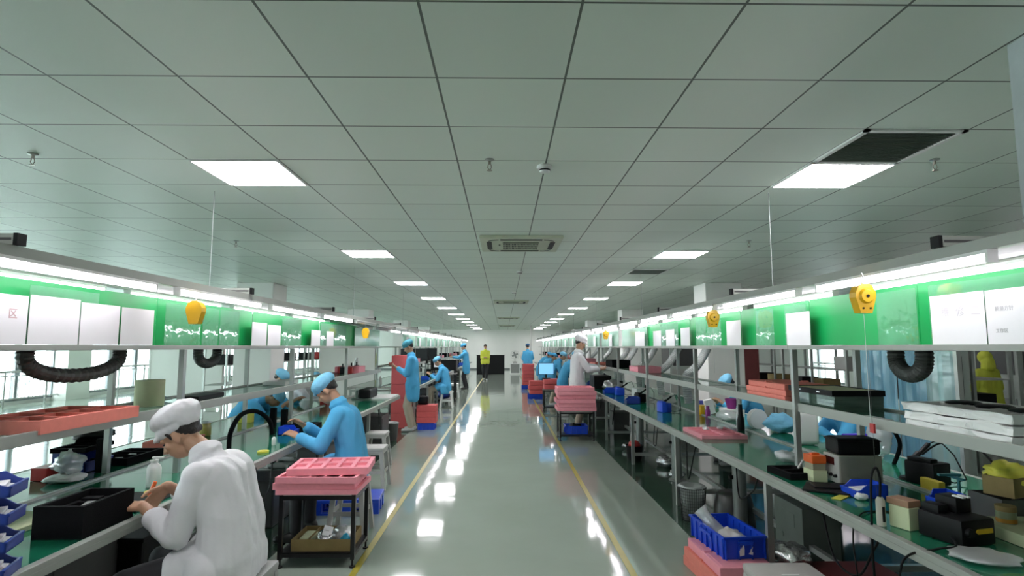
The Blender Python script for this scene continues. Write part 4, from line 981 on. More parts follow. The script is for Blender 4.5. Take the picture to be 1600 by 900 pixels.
# ---- end of the hall
S('partition', MB().bb(-.83, .83, 0, .5, 0, 1.12, .01).bb(-.86, .86, -.02, .52, 1.12, 1.14).bb(-.004, .004, -.012, 0, .03, 1.1), M_BLACK, 'big black cabinet block across the end of the aisle', 'cabinet', (-.78, 34.6, 0))
def fan(loc, label, k=1.0):
    t = T('fan', label, 'fan', loc, 0, 'round fans at the end of the hall')
    P('stand', MB().lathe([(.16*k, 0), (.15*k, .02), (.02, .05), (.02, .2*k)]), M_LGREY, t, True)
    g_ = MB(); c_ = V((0, 0, .42*k)); R_f = .26*k
    for rr in (.07, .13, .19, .26):
        for yy in (-.05, .05): g_.tube([c_+V((rr*k*math.cos(2*PI*i/28), yy, rr*k*math.sin(2*PI*i/28))) for i in range(29)], .005, 5)
    for i in range(16): q = 2*PI*i/16; g_.cone(c_+V((0, -.05, 0)), c_+V((R_f*math.cos(q), -.05, R_f*math.sin(q))), .003, None, 5)
    P('guard', g_, M_ALU, t)
    b2 = MB()
    for i in range(4): q = PI/2*i+.4; b2.box(c_+V((.11*k*math.cos(q), 0, .11*k*math.sin(q))), (.17*k, .012, .10*k), 0, .003, .3, -q)
    P('blades', b2, M_GREY, t); P('hub', MB().cone(c_+V((0, -.05, 0)), c_+V((0, .12, 0)), .05*k), M_GREY, t, True)
def appliance(loc, label):
    t = T('metal_stand', label, 'stand', loc, 0, 'white frame stands at the end of the hall')
    for sx in (-1, 1):
        for sy in (-1, 1): P('leg', MB().bb(sx*.30, sx*.26, sy*.25, sy*.21, 0, .62), M_WHITE, t)
    P('top', MB().bb(-.31, .31, -.26, .26, .60, .64), M_WHITE, t); P('bottom_rail', MB().bb(-.26, .26, -.25, -.21, .02, .07), M_WHITE, t)
    P('mesh_panel', MB().bb(-.26, .26, -.225, -.22, .07, .60), M_GREY, t)
    P('drawer_unit', MB().bb(-.12, .12, -.18, .2, .62, .72), M_LGREY, t)
appliance((.68, 34.8, 0), 'white square frame stand with grey panel at the end of the aisle'); fan((.68, 34.8, .72), 'round fan on the white frame stand at the end of the aisle')
appliance((1.36, 34.9, 0), 'white frame stand half hidden behind the far right worker'); fan((1.22, 34.9, .72), 'round fan partly behind the far right worker', .8)
# ================= items on the left row
def L(px, py, z=BZ): return on_z(px, py, z)
LS = SH+.011
# four blue bins stacked at the very left
t0 = None
for i, (py, lb) in enumerate([(893, 'lowest'), (850, 'second lowest'), (806, 'second highest'), (763, 'highest')]):
    parts_bin((-1.91, 2.22, .782+i*.098), .15, .20, .070, '%s of the blue bins racked one above another at the left edge' % lb, .35, M_DBLUE, M_PAPER, 'racked blue bins at the left edge')
S('bin_rack', MB().box((0, 0, .20), (.012, .012, .40)).box((0, .0, .006), (.12, .06, .012)).box((.03, 0, .092), (.06, .10, .004)).box((.03, 0, .190), (.06, .10, .004)).box((.03, 0, .288), (.06, .10, .004)), M_BLACK, 'thin black rack post holding the blue bins at the left edge', 'rack', (-2.03, 2.19, .781))
p = L(130, 822)
t = T('foam_case', 'deep black foam case with a device inside, beside the man in white', 'case', (-1.955, 2.82, BZ), .0)
P('body', MB().tray(.22, .35, .140, .020), M_BFOAM, t)
P('insert', MB().slab_holes(.178, .308, .085, 2, 3, .02, .02, .03, .021), M_BFOAM, t)
P('device', MB().box((.03, -.02, .112), (.05, .08, .012), .3, .003), M_GREY, t); P('device', MB().box((-.035, .09, .112), (.08, .05, .010), .1, .003), M_BLACK, t)
P('label_chip', MB().box((.02, -.09, .109), (.04, .05, .006), .4, .001), M_PAPER, t)
S('board', MB().box((0, 0, .012), (.20, .42, .024), 0, .003), M_CREAM, 'pale board lying on the left bench behind the black case', 'board', (-2.28, 2.80, BZ+.001), .0)
S('mat', MB().box((0, 0, .002), (.30, .85, .003)), M_CYAN, 'cyan film spread on the far half of the left bench near the camera', 'film', (-2.78, 2.75, BZ+.001))
blob('plastic_bag', (-2.78, 2.95, BZ+.005), (.16, .22, .02), M_BAG, 'flat clear bag lying on the cyan film', 'bag', 0, 8, .3)
S('board', MB().box((0, 0, .02), (.16, 1.1, .04), 0, .003), mat('faded_red_board', (.30, .10, .12), .6), 'long faded red board at the window edge of the left bench', 'board', (-3.08, 2.95, BZ+.001))
S('box', MB().box((0, 0, .035), (.10, .12, .07), 0, .004).box((0, 0, .073), (.104, .124, .012), 0, .003), M_RED, 'small dark red box on the left bench beyond the clear bag', 'box', (-2.92, 3.82, BZ+.001))
blob('plastic_bag', (-2.76, 3.80, BZ+.03), (.08, .09, .07), M_BAG, 'clear bag of white parts standing beside the dark red box', 'bag', .3, 15, .5)
blob('cloth', (-2.74, 3.74, BZ+.001), (.11, .09, .025), M_PAPER, 'crumpled white cloth under the bag of parts on the left bench', 'cloth', .3, 17, .4)
parts_bin((-2.90, 4.12, BZ+.001), .28, .22, .13, 'blue parts bin on the left bench under a black tray', 0, M_DBLUE, None)
foam((-2.92, 4.14, BZ+.135), .22, .34, .03, 1, 3, M_BFOAM, 'thin black tray laid over the blue parts bin', .1)
blob('plastic_bag', (-2.92, 4.22, BZ+.168), (.11, .12, .05), M_BLACK, 'black crumpled bag on the tray over the blue bin', 'bag', 0, 22, .45)
foam((-2.80, 4.45, BZ+.001), .26, .44, .05, 1, 3, M_BFOAM, 'black foam tray with white parts behind the left post', 0, None, .03)
for i in range(2): S('plastic_piece', MB().box((0, 0, .01), (.05, .06, .012), .3, .003), M_PAPER, ['nearer', 'farther'][i]+' small white part lying in the black foam tray', 'part', (-2.80, 4.33+.16*i, BZ+.022))
S('sleeve', MB().box((0, 0, .11), (.055, .055, .22), 0, .004), M_BFOAM, 'black foam sleeve around the foot of the rear post, left', 'sleeve', (-2.72, 4.04, BZ+.001))
S('work_mat', MB().box((0, 0, .003), (.30, .40, .006), 0, .001), M_BLACK, 'black pad under the hands of the man in white', 'pad', (-2.02, 3.26, BZ+.001))
t = T('circuit_device', 'small white and grey device held under the left hand of the man in white', 'device', (-1.99, 3.08, BZ+.008), .2)
P('case', MB().box((0, 0, .008), (.10, .14, .016), 0, .004), M_LGREY, t); P('screen', MB().box((0, 0, .0165), (.07, .06, .002)), M_BLACK, t)
t = T('screwdriver', 'orange-handled screwdriver in the right hand of the man in white', 'screwdriver', (-1.86, 3.13, BZ+.012), 0)
P('handle', MB().cone((.0, .02, .05), (.02, .03, .12), .012, .010, 10), M_ORG, t, True); P('shaft', MB().cone((-.012, .012, 0), (0, .02, .05), .002, None, 6), M_ALU, t)
bottle((-2.12, 3.62, BZ+.001), .040, .17, M_WHITE, 'white pump bottle on the bench before the man in white', M_WHITE, None, True)
S('tape_roll', MB().lathe([(.025, 0), (.045, 0), (.045, .02), (.025, .02), (.025, 0)]), M_LEM, 'small yellow tape roll near the right hand of the man in white', 'tape roll', (-2.0, 3.42, BZ+.001), smooth=True)
# left shelf
foam((-2.345, 3.10, LS), .42, .72, .062, 2, 4, M_CORAL, 'big coral foam tray holding dark devices on the left shelf', .0, None, .025, mg=.03)
for i in range(4): S('device', MB().box((0, 0, .008), (.11, .13, .016), .1, .005).cone((0, 0, .016), (.0, 0, .02), .02, None, 12), M_BLACK, 'flat black device in the coral tray, %s from the near end' % ORD[i+1], 'device', (-2.25-.18*(i % 2), 2.86+.16*i, LS+.026), .1*i)
t = T('foam_roll', 'cream roll of packing foam standing on the left shelf', 'foam roll', (-2.44, 4.06, LS))
P('sheet', MB().lathe([(.025, 0), (.088, 0), (.090, .004), (.090, .174), (.088, .178), (.025, .178), (.025, 0)], seg=36), M_CREAM, t, True)
S('device', MB().box((0, 0, .018), (.16, .45, .036), .05, .01), M_BLACK, 'long flat black device on the left shelf past the foam roll', 'device', (-2.36, 4.60, LS))
blob('plastic_bag', (-2.54, 4.36, LS), (.06, .10, .02), M_BAG, 'flat clear bag on the left shelf past the foam roll', 'bag', 0, 2, .3)
S('tray', MB().tray(.24, .40, .035, .006), M_WHITE, 'white shallow tray on the left shelf over the third bench', 'tray', (-2.45, 6.45, LS))
bottle((-2.50, 9.9, LS), .05, .22, M_WHITE, 'white cone-necked bottle beside the red toolbox, left shelf', None, None)
t = T('tool_box', 'red toolbox with a black handle on the left shelf', 'toolbox', (-2.42, 9.0, LS), .1)
P('body', MB().box((0, 0, .05), (.22, .34, .10), 0, .012), M_RED, t); P('handle', MB().tube([(0, -.07, .10), (0, -.06, .14), (0, .06, .14), (0, .07, .10)], .010, 8), M_BLACK, t, True)
# left bench around the arch
cable('magnifier_arm', [(-2.24, 4.84, BZ), (-2.25, 4.88, BZ+.14), (-2.25, 5.06, BZ+.26), (-2.23, 5.32, BZ+.26), (-2.20, 5.54, BZ+.15), (-2.19, 5.60, BZ+.02)], .020, M_BFOAM, 'thick black foam-wrapped arch standing on the left bench', 'arch')
bottle((-1.97, 5.08, BZ+.001), .018, .085, M_WHITE, 'tiny white dropper bottle under the black arch, left bench', M_BLACK)
parts_bin((-2.08, 5.72, BZ+.001), .16, .15, .075, 'bright blue bin on the left bench beside the black arch', 0)
S('tape_roll', MB().lathe([(.018, 0), (.045, 0), (.045, .014), (.018, .014), (.018, 0)]), M_LEM, 'yellow tape ring at the edge of the left bench', 'tape roll', (-1.92, 4.74, BZ+.001), smooth=True)
cable('cable', [(-2.3, 4.6, BZ+.006), (-2.05, 4.45, BZ+.006), (-1.90, 4.36, BZ+.006), (-1.81, 4.33, BZ-.02), (-1.79, 4.30, .55), (-1.82, 4.25, .35)], .007, M_BLACK, 'black cable drooping over the front edge of the left bench')
foam((-2.06, 6.02, BZ+.001), .30, .36, .055, 1, 2, M_BFOAM, 'black tray with white discs before the seated blue worker', 0, None, .03)
for i in range(2): S('disc', MB().lathe([(.0, 0), (.07, 0), (.075, .006), (.0, .010)]), M_PAPER, ['nearer', 'farther'][i]+' white disc lying in the black tray, left bench', 'disc', (-2.06, 5.935+.17*i, BZ+.028), smooth=True)
for (x, y, lb) in [(-2.25, 6.05, 'front post behind the black disc tray'), (-2.42, 6.2, 'thin rod between the left posts')]:
    S('sleeve', MB().box((0, 0, .10), (.055, .055, .20), 0, .004), M_BFOAM, 'black foam sleeve at the foot of the '+lb, 'sleeve', (x, y, BZ+.001))
foam((-2.85, 5.15, BZ+.001), .32, .44, .05, 2, 3, M_CORAL, 'coral foam tray of yellow parts on the window half, left bench', .1, None, .03)
bottle((-2.83, 5.62, BZ+.001), .05, .14, mat('amber_jar', (.5, .42, .12), .2), 'squat amber jar on the window half of the left bench', M_WHITE, None, neck=.9)
S('box', MB().box((0, 0, .05), (.14, .10, .10), 0, .004), M_LEM, 'small yellow box on the window half of the left bench', 'box', (-2.88, 6.6, BZ+.001))
S('box', MB().box((0, 0, .08), (.10, .26, .16), 0, .006), M_RED, 'red box on the fourth left bench', 'box', (-2.60, 8.6, BZ+.001))
S('box', MB().box((0, 0, .07), (.2, .55, .14), 0, .03), M_BLACK, 'long rounded black case on the fourth left bench', 'case', (-2.20, 9.5, BZ+.03))
S('bench_sheet', MB().box((0, 0, .012), (.62, .75, .024), 0, .003), M_WHITE, 'white board covering the end of the fourth left bench', 'board', (-2.13, 9.78, BZ+.001))
for i, (x, y) in enumerate([(-2.52, 9.0), (-2.52, 9.5), (-2.55, 9.95)]): S('device', MB().box((0, 0, .05), (.07, .07, .10), 0, .006).cone((0, 0, .10), (0, 0, .15), .012, None, 8), M_BLACK, 'small black stand on the left shelf before the gap, %s one' % ORD[i+1], 'device', (x+.08, y-.15, LS), 0)
# under-bench things, left
S('cabinet', MB().bb(-.22, .22, -.28, .28, 0, .52, .006).bb(-.20, .20, -.284, -.28, .04, .24).bb(-.20, .20, -.284, -.28, .28, .48), M_DGREY, 'dark drawer unit under the nearest left bench', 'cabinet', (-2.45, 3.3, .003))
S('cabinet', MB().bb(-.22, .22, -.28, .28, 0, .52, .006).bb(.22, .226, -.26, .26, .04, .24).bb(.22, .226, -.26, .26, .28, .48), M_DGREY, 'grey drawer unit under the fourth left bench', 'cabinet', (-2.15, 9.6, .003))
S('control_box', MB().bb(-.12, .12, -.2, .2, 0, .40, .006).box((0, -.202, .3), (.1, .004, .06)), M_BLACK, 'black control box under the nearest left bench', 'box', (-2.22, 2.75, .003))
# ================= items on the right row
RS = SH+.011
foam((2.02, 5.62, BZ+.001), .42, .56, .035, 2, 5, M_PINK, 'pink foam tray with slots lying on the right bench', .0, None, .02, mg=.03, g=.03)
for i, (x, y) in enumerate([(1.98, 5.72), (2.14, 5.78)]): blob('plastic_scrap', (x, y, BZ+.03), (.03, .04, .014), M_PAPER, ['left', 'right'][i]+' crumpled white scrap in the pink slotted tray', 'scrap', 0, i*4, .4)
foam((1.895, 3.86, BZ+.001), .19, .27, .04, 1, 2, M_BFOAM, 'small black foam tray on the right bench in front of a post', .1, None, .025)
S('brush', MB().cone((0, 0, .02), (.02, .16, .035), .008, .006, 8).box((.022, .18, .036), (.02, .05, .008)), M_WHITE, 'white-tipped brush lying across the small black tray', 'brush', (1.93, 3.84, BZ+.035), -.5, smooth='all')
blob('plastic_bag', (2.09, 4.33, BZ+.001), (.085, .10, .035), M_BAG, 'crumpled clear bag at the foot of the right post', 'bag', 0, 31, .4)
t = T('power_supply', 'grey bench power supply with dark red display on the right bench', 'power supply', (2.20, 3.66, BZ+.001), -PI/2)
P('case', MB().box((0, -.02, .09), (.18, .26, .17), 0, .004), mat('beige_grey_metal', (.30, .30, .25), .5), t)
P('front_panel', MB().box((0, -.152, .09), (.17, .004, .16)), M_LGREY, t); P('display', MB().box((-.015, -.155, .135), (.10, .004, .045)), mat('dark_red_display', (.06, .01, .01), .2), t)
for x in (-.05, 0, .05): P('knob', MB().cone((x, -.153, .05), (x, -.17, .05), .011, .009, 12), M_BLACK, t, True)
P('label_plate', MB().box((-.0915, -.06, .12), (.002, .06, .05)), M_PAPER, t)
S('bag', MB().box((0, 0, .05), (.17, .26, .10), 0, .02).box((0, 0, .085), (.175, .265, .008), 0, .003).cone((-.09, -.09, .04), (-.094, -.09, .04), .008), M_BLACK, 'black zipped case lying on top of the power supply', 'case', (2.19, 3.67, BZ+.178), 1.5)
t = T('relay_box', 'cream terminal box with an orange top beside the power supply', 'terminal box', (1.975, 3.72, BZ+.001), .0)
P('base', MB().box((0, 0, .035), (.09, .12, .07), 0, .004), M_CREAM, t); P('middle', MB().box((0, 0, .09), (.08, .10, .04), 0, .003), mat('tan_block', (.35, .32, .22), .6), t)
P('orange_cap', MB().box((0, .0, .135), (.09, .11, .05), 0, .006).box((.0, 0, .165), (.05, .03, .012), 0, .002), M_ORG, t)
S('cloth', MB().box((0, 0, .006), (.24, .30, .012), .2, .004).box((.03, .02, .016), (.14, .2, .010), .5, .004), M_BLACK, 'folded black cloth before the power supply', 'cloth', (1.94, 3.47, BZ+.001), .8)
parts_bin((2.045, 3.34, BZ+.001), .15, .18, .075, 'blue open bin with papers in front of the power supply', PI, M_BLUE, M_PAPER)
S('sticky_note', MB().box((0, 0, .002), (.05, .16, .003), -.9), M_LEM, 'thin yellow strip lying on the right bench', 'strip', (1.90, 3.31, BZ+.001))
blob('tissue', (1.975, 3.25, BZ+.001), (.035, .03, .018), M_PAPER, 'white crumpled tissue at the tip of the yellow strip', 'tissue', 0, 9, .35)
# hanging glue gun / screwdriver in clip at bench edge
t = T('electric_screwdriver', 'pale electric screwdriver hanging by its cord before the right bench edge', 'screwdriver', (1.79, 2.80, .705))
P('body', MB().lathe([(.010, 0), (.026, .008), (.027, .05), (.020, .07), (.020, .19), (.012, .205)], seg=20), mat('cream_plastic', (.52, .50, .42), .4), t, True)
P('trigger', MB().box((0, -.021, .13), (.012, .006, .07), 0, .002), M_BLACK, t)
P('ring', MB().lathe([(.0275, .02), (.029, .022), (.029, .035), (.0275, .037)], seg=20), M_YEL, t, True)
P('cord', MB().tube(bez([(0, 0, .205), (.005, 0, .29), (-.01, 0, .34), (-.035, 0, .30), (-.045, 0, .15), (-.045, .01, -.1), (-.02, .03, -.30)], 8), .006, 8), M_BLACK, t, True)
solder_station((2.62, 3.62, BZ+.001), 'black soldering station with yellow sponge tray at the back of the right bench', PI/2+.3, M_BLACK, 1.25, M_LEM)
S('sponge_tray', MB().box((0, 0, .035), (.04, .15, .07), 0, .006), mat('mustard_sponge', (.42, .34, .03), .8), 'mustard yellow sponge block in front of the rear soldering station', 'sponge', (2.50, 3.42, BZ+.001))
cable('cable', [(2.58, 3.6, BZ+.18), (2.62, 3.48, BZ+.27), (2.68, 3.30, BZ+.27), (2.70, 3.16, BZ+.14), (2.68, 3.05, BZ+.02), (2.5, 3.0, BZ+.006)], .006, M_BLACK, 'thick black cable arching up from the rear soldering station')
# nearest black tool base
t = T('desoldering_station', 'large black hot-air station with an orange strip on the right bench', 'hot-air station', (1.99, 2.60, BZ+.001), .25)
P('case', MB().box((0, 0, .055), (.19, .20, .11), 0, .012), M_BLACK, t, True); P('tower', MB().box((.045, .04, .14), (.09, .10, .07), 0, .01).box((-.05, .05, .125), (.06, .08, .04), 0, .008), M_BLACK, t, True)
P('strip', MB().prism([(-.02, .060), (-.01, .070), (.075, .070), (.075, .050), (-.01, .050)], -.1035, -.1005, 'xz'), M_YEL, t)
P('knob', MB().cone((-.06, -.10, .06), (-.06, -.115, .06), .02, .018), M_BLACK, t, True)
P('slot', MB().box((.03, .0, .178), (.015, .05, .006)).box((.06, .0, .178), (.015, .05, .006)), M_PAPER, t)
P('cable', MB().tube(bez([(-.09, -.05, .03), (-.16, -.12, .02), (-.24, -.10, .01), (-.30, .0, -.06), (-.31, .03, -.25)], 8), .005, 6), M_BLACK, t, True)
S('foam_block', MB().box((0, 0, .05), (.07, .10, .10), 0, .004), M_CREAM, 'small cream block leaning on the hot-air station', 'block', (1.875, 2.76, BZ+.001), .3)
S('foam_block', MB().box((0, 0, .015), (.08, .11, .03), 0, .003), mat('copper_board', (.35, .20, .12), .5), 'copper-coloured block on the small cream block', 'block', (1.88, 2.77, BZ+.102), .3)
parts_bin((2.33, 3.10, BZ+.001), .13, .12, .08, 'little blue scoop bin behind the hot-air station', PI, M_BLUE)
blob('plastic_bag', (1.91, 2.36, BZ+.001), (.12, .11, .012), M_BAG, 'flat clear plastic bag lying before the hot-air station', 'bag', -.5, 3, .35)
S('tweezers', MB().box((0, 0, .004), (.012, .15, .004), .1).box((.012, 0, .006), (.006, .15, .004), -.05), M_BLACK, 'pair of black tweezers on the right bench edge', 'tweezers', (1.93, 2.66, BZ+.001), -.7)
S('marker', MB().cone((0, -.06, .007), (0, .05, .007), .007, None, 10).cone((0, .05, .007), (0, .07, .007), .006, .003, 10), M_LEM, 'yellow marker pen lying on the right bench', 'pen', (1.98, 2.86, BZ+.001), 1.0, smooth='all')
t = T('board', 'thick pale board at the right edge carrying jars and tape', 'board', (2.36, 2.45, BZ+.001), .0)
P('slab', MB().box((0, 0, .025), (.36, .62, .05), 0, .003), M_CREAM, t)
for i, (x, y, m, lb, r, h) in enumerate([(2.27, 2.66, M_CARD, 'small jar with a brown lid on the pale board', .038, .075), (2.33, 2.52, mat('amber_jar', (.5, .42, .12), .2), 'wide clear jar with amber base at the right edge', .07, .10)]):
    t = T('jar', lb, 'jar', (x, y, BZ+.052)); P('body', MB().lathe([(r, 0), (r, h*.7)], seg=24), M_BAG if i else mat('olive_jar', (.25, .30, .18), .3), t, True); P('band', MB().lathe([(r*1.02, h*.05), (r*1.02, h*.28)], seg=24), mat('amber_band', (.45, .22, .03), .4), t, True); P('lid', MB().lathe([(r*1.04, h*.7), (r*1.04, h), (0, h)], seg=24), m if not i else M_LGREY, t, True)
t = T('carton', 'open brown carton tilted among yellow gloves at the right edge', 'carton', (2.46, 2.86, BZ+.125), .4)
P('box', MB().tray(.16, .13, .09, .004), M_CARD, t)
blob('glove', (2.48, 2.88, BZ+.17), (.09, .08, .05), M_LEM, 'bunched yellow glove in the brown carton', 'glove', 0, 41, .5)
S('crate', MB().tray(.22, .2, .12, .005), M_DGREY, 'dark bin under the brown carton at the right edge', 'bin', (2.46, 2.87, BZ+.001))
S('clamp', MB().box((0, 0, .008), (.08, .06, .016)).cone((0, 0, 0), (0, 0, .14), .008, None, 10).box((.0, .03, .12), (.015, .14, .012)).box((-.05, 0, .14), (.12, .02, .012)), mat('teal_metal', (.03, .15, .18), .4, .3), 'small teal clamp stand behind the hot-air station', 'clamp stand', (2.50, 3.22, BZ+.001))
cable('cable', [(2.2, 3.1, BZ+.004), (2.05, 3.0, BZ+.004), (1.9, 3.02, BZ+.004), (1.78, 2.95, BZ+.004), (1.72, 2.92, BZ-.1), (1.74, 2.9, .35)], .004, M_BLACK, 'thin black lead hanging over the right bench edge near the screwdriver')
# items behind, between the posts
t = T('pouch', 'zip pouch with violet top and pink lettering beyond the right strip', 'pouch', (2.66, 4.42, BZ+.001), .1)
P('body', MB().box((0, 0, .085), (.20, .05, .17), 0, .02), M_PAPER, t, True); P('band', MB().box((0, -.001, .15), (.18, .052, .07), 0, .01), mat('violet_film', (.08, .04, .55), .4), t)
P('stripe', MB().box((0, -.027, .085), (.14, .003, .010), 0, 0, 0, .06), mat('pink_print', (.5, .1, .3), .5), t)
blob('plastic_bag', (2.86, 4.45, BZ+.001), (.10, .07, .12), M_BAG, 'clear bag behind the violet pouch', 'bag', 0, 51, .3)
blob('tissue', (2.62, 4.22, BZ+.001), (.10, .06, .035), M_PAPER, 'white crumpled tissue before the violet pouch', 'tissue', 0, 19, .4)
t = T('foam_sleeve', 'white plastic sack standing beyond the front right post', 'sack', (2.62, 5.05, BZ+.001), 0)
P('body', MB().box((0, 0, .14), (.18, .12, .28), 0, .04), M_WHITE, t, 'all')
cable('strap', [(2.80, 4.2, BZ), (2.84, 4.18, BZ+.14), (2.78, 4.16, BZ+.25), (2.70, 4.15, BZ+.27)], .014, M_BFOAM, 'curved black foam strap behind the violet pouch', 'strap')
t = T('soap_bottle', 'tall black bottle with grey cap on the right bench strip', 'bottle', (2.40, 5.90, BZ+.001))
P('body', MB().lathe([(.034, 0), (.036, .01), (.034, .10), (.022, .16), (.020, .26)], seg=20), M_BLACK, t, True); P('cap', MB().cone((0, 0, .26), (0, 0, .31), .018, None, 14), M_LGREY, t, True)
bottle((2.46, 6.10, BZ+.001), .026, .22, M_BAG, 'slim clear spray bottle beside the tall black bottle', M_DGREY)
t = T('tape_disc', 'pale round reel standing behind the tall black bottle', 'reel', (2.62, 6.02, BZ+.001), .2)
P('flange', MB().cone((0, -.03, .10), (0, -.022, .10), .10, None, 28).cone((0, .022, .10), (0, .03, .10), .10, None, 28), M_WHITE, t, True); P('core', MB().cone((0, -.022, .10), (0, .022, .10), .06, None, 24), M_CREAM, t, True)
S('box', MB().box((0, 0, .09), (.10, .07, .18), 0, .004, .0, -.25), M_PAPER, 'white carton leaning beside the purple cup', 'box', (2.58, 7.30, BZ+.004))
t = T('cup', 'purple cup behind the white carton on the right bench', 'cup', (2.78, 7.1, BZ+.09)); P('body', MB().lathe([(.05, 0), (.075, .12), (.07, .12), (.046, .006), (0, .006)]), M_PURP, t, True)
S('box', MB().box((0, 0, .045), (.2, .3, .09), 0, .004), M_WHITE, 'low white box under the purple cup', 'box', (2.78, 7.1, BZ+.001))
bottle((2.46, 7.25, BZ+.001), .045, .12, M_YEL, 'short yellow jar at the strip of the right bench', M_YEL, None, neck=.9)
S('spool', MB().lathe([(.028, 0), (.03, .07), (.02, .10), (.02, .13)]), M_PURP, 'small dark violet bottle beside the yellow jar', 'bottle', (2.46, 7.02, BZ+.001), smooth=True)
blob('plastic_bag', (2.60, 6.75, BZ+.001), (.13, .16, .05), M_BAG, 'pile of clear bags beyond the strip of the right bench', 'bag', 0, 61, .4)
S('bin', MB().tray(.16, .2, .12, .005), mat('violet_blue_plastic', (.10, .10, .5), .4), 'violet-blue bin behind the white carton on the right bench', 'bin', (2.66, 7.75, BZ+.001))
blob('cloth', (2.72, 5.75, BZ+.001), (.14, .12, .09), M_CPBLUE, 'crumpled light blue cloth beyond the reel on the right bench', 'cloth', 0, 71, .4)
# right shelf
zz = RS
for i, (dx_, rz) in enumerate([(0, 0), (.0, .02), (.01, -.02)]): foam_plain((2.23+dx_, 4.58, zz), .34, .66, .042, M_CORAL, 'coral foam slab on the right shelf, %s of three' % ['lowest', 'middle', 'uppermost'][i], rz, 'coral foam slabs on the right shelf'); zz += .043
for i in range(4):
    S('tray', MB().tray(.32, .52, .022, .004).box((0, 0, .012), (.28, .48, .012)), clear_mat('smoky_tray', (.5, .62, .56), .1, .1, (.12, .2, .16), .5) if i == 0 else bpy.data.materials['smoky_tray'], 'smoky clear tray, %s from the bottom under the black tray' % ORD[i+1], 'tray', (2.24, 3.92, RS+.023*i), .01*i, 'smoky trays on the right shelf')
t = T('tray', 'black tray with silver clips topping the smoky trays', 'tray', (2.24, 3.93, RS+.093), .0)
P('body', MB().tray(.34, .56, .035, .006), M_BLACK, t)
for x, y in ((-.171, -.12), (-.171, .12)): P('clip', MB().box((x, y, .018), (.003, .04, .008)), M_SILV, t)
P('cloth', MB().box((0, 0, .022), (.30, .50, .02), 0, .008), M_CREAM, t)
zz = RS
for i in range(3):
    b_ = MB().slab_holes(.40, .62, .040, 2, 3, .03, .03, .02)
    bmesh.ops.subdivide_edges(b_.b, edges=b_.b.edges[:], cuts=3)
    for v in b_.b.verts: v.co.z += .010*noise.noise(V((v.co.x*9, v.co.y*9, i*5.)))*(1 if v.co.z > .01 else 0); v.co.x += .014*noise.noise(V((v.co.y*12, v.co.z*30, i)))
    S('foam_tray', b_, M_WHITE, 'white padded foam tray, %s from the bottom of the white stack at the right' % ORD[i+1], 'foam tray', (2.25+.004*i, 2.65+.01*i, zz), .02*i, 'white foam trays on the right shelf'); zz += .044
for i in range(3): S('device', MB().lathe([(0, 0), (.07, 0), (.075, .008), (.06, .014), (0, .014)], seg=24), M_BLACK, 'round black device on the white foam stack, %s from the camera' % ORD[i+1], 'device', (2.25, 2.47+.18*i, zz-.006), smooth=True)
S('paper_sheet', MB().box((0, 0, .001), (.12, .22, .002)), M_PAPER, 'white sheet lying on the right shelf beside the foam trays', 'paper', (2.10, 3.32, RS))
t = T('tag', 'red tag hanging on a wire from the right shelf rail', 'tag', (1.985, 3.13, SH-.02)); P('card', MB().box((0, 0, .0), (.012, .035, .05), 0, .002), M_RED, t); P('wire', MB().cone((0, 0, .02), (0, 0, .42), .001, None, 5).cone((0, 0, -.02), (0, 0, -.38), .001, None, 5), M_DGREY, t)
# solder stations farther on
solder_station((2.08, 7.55, BZ+.001), 'blue soldering station on the right bench, nearer of the two blue ones', PI/2+.2, M_BLUE, 1.1)
solder_station((2.10, 8.95, BZ+.001), 'black soldering station between the two blue ones on the right bench', PI/2+.2, M_BLACK, 1.1)
solder_station((2.02, 10.15, BZ+.001), 'blue soldering station on the right bench, farther of the two blue ones', PI/2, M_BLUE, 1.2)
S('control_box', MB().box((0, 0, .13), (.35, .6, .26), 0, .006).box((-.176, 0, .15), (.004, .3, .1)), M_BLACK, 'big black box at the bench edge behind the pink trolley stack', 'box', (1.98, 11.9, BZ+.001))
blob('plastic_bag', (2.1, 11.3, BZ+.001), (.18, .25, .10), M_BAG, 'clutter of clear bags beside the big black box', 'bag', 0, 81, .5)
t = T('tablet', 'grey test unit with small blue screen beneath the fume hoses', 'test unit', (2.45, 8.6, BZ+.001), PI/2-.2); P('case', MB().box((0, 0, .07), (.26, .16, .12), 0, .01, -.3), M_LGREY, t); P('screen', MB().box((0, -.075, .095), (.15, .004, .07), 0, 0, -.3), emat('dim_screen', (.15, .3, .5), .3), t)
# ---- fume hoses
def duct(pts, r, label, m=M_DUCT, group='grey fume hoses over the right row', hood=True, n=16):
    p0 = V(pts[0]); t = T('fume_hose', label, 'fume hose', p0, 0, group); q = [x-p0 for x in bez(pts, n)]
    P('hose', MB().tube(q, r, 14, .13), m, t)
    if hood:
        e = q[-1]; d = (q[-1]-q[-3]).normalized(); P('hood', MB().cone(e, e+d*.10, r, r*1.7, 18), m, t, True)
    return t
for i, (y, lb) in enumerate([(8.0, 'nearest'), (9.35, 'second'), (10.8, 'third'), (12.4, 'fourth')]):
    zt = 1.60
    duct([(2.86, y+.1, zt), (2.80, y+.08, 1.50), (2.66, y, 1.34), (2.51, y-.05, 1.22), (2.50, y-.08, 1.08), (2.52, y-.08, .86)], .060, '%s of the bent grey fume hoses over the right bench' % lb, hood=False)
def u_hose(s, x, y, w_, drop, r, lb, ya=0):
    q = [(s*x, y+w_/2*math.sin(i*PI/8-PI/2)*1.0, 1.60-r-drop*math.cos(i*PI/8-PI/2)) for i in range(9)]
    q = [(s*x, y-w_/2, 1.602)]+q+[(s*x, y+w_/2, 1.602)]
    duct(q, r, lb, M_DUCTB, 'dark hoses looping below the top shelves', False, 5)
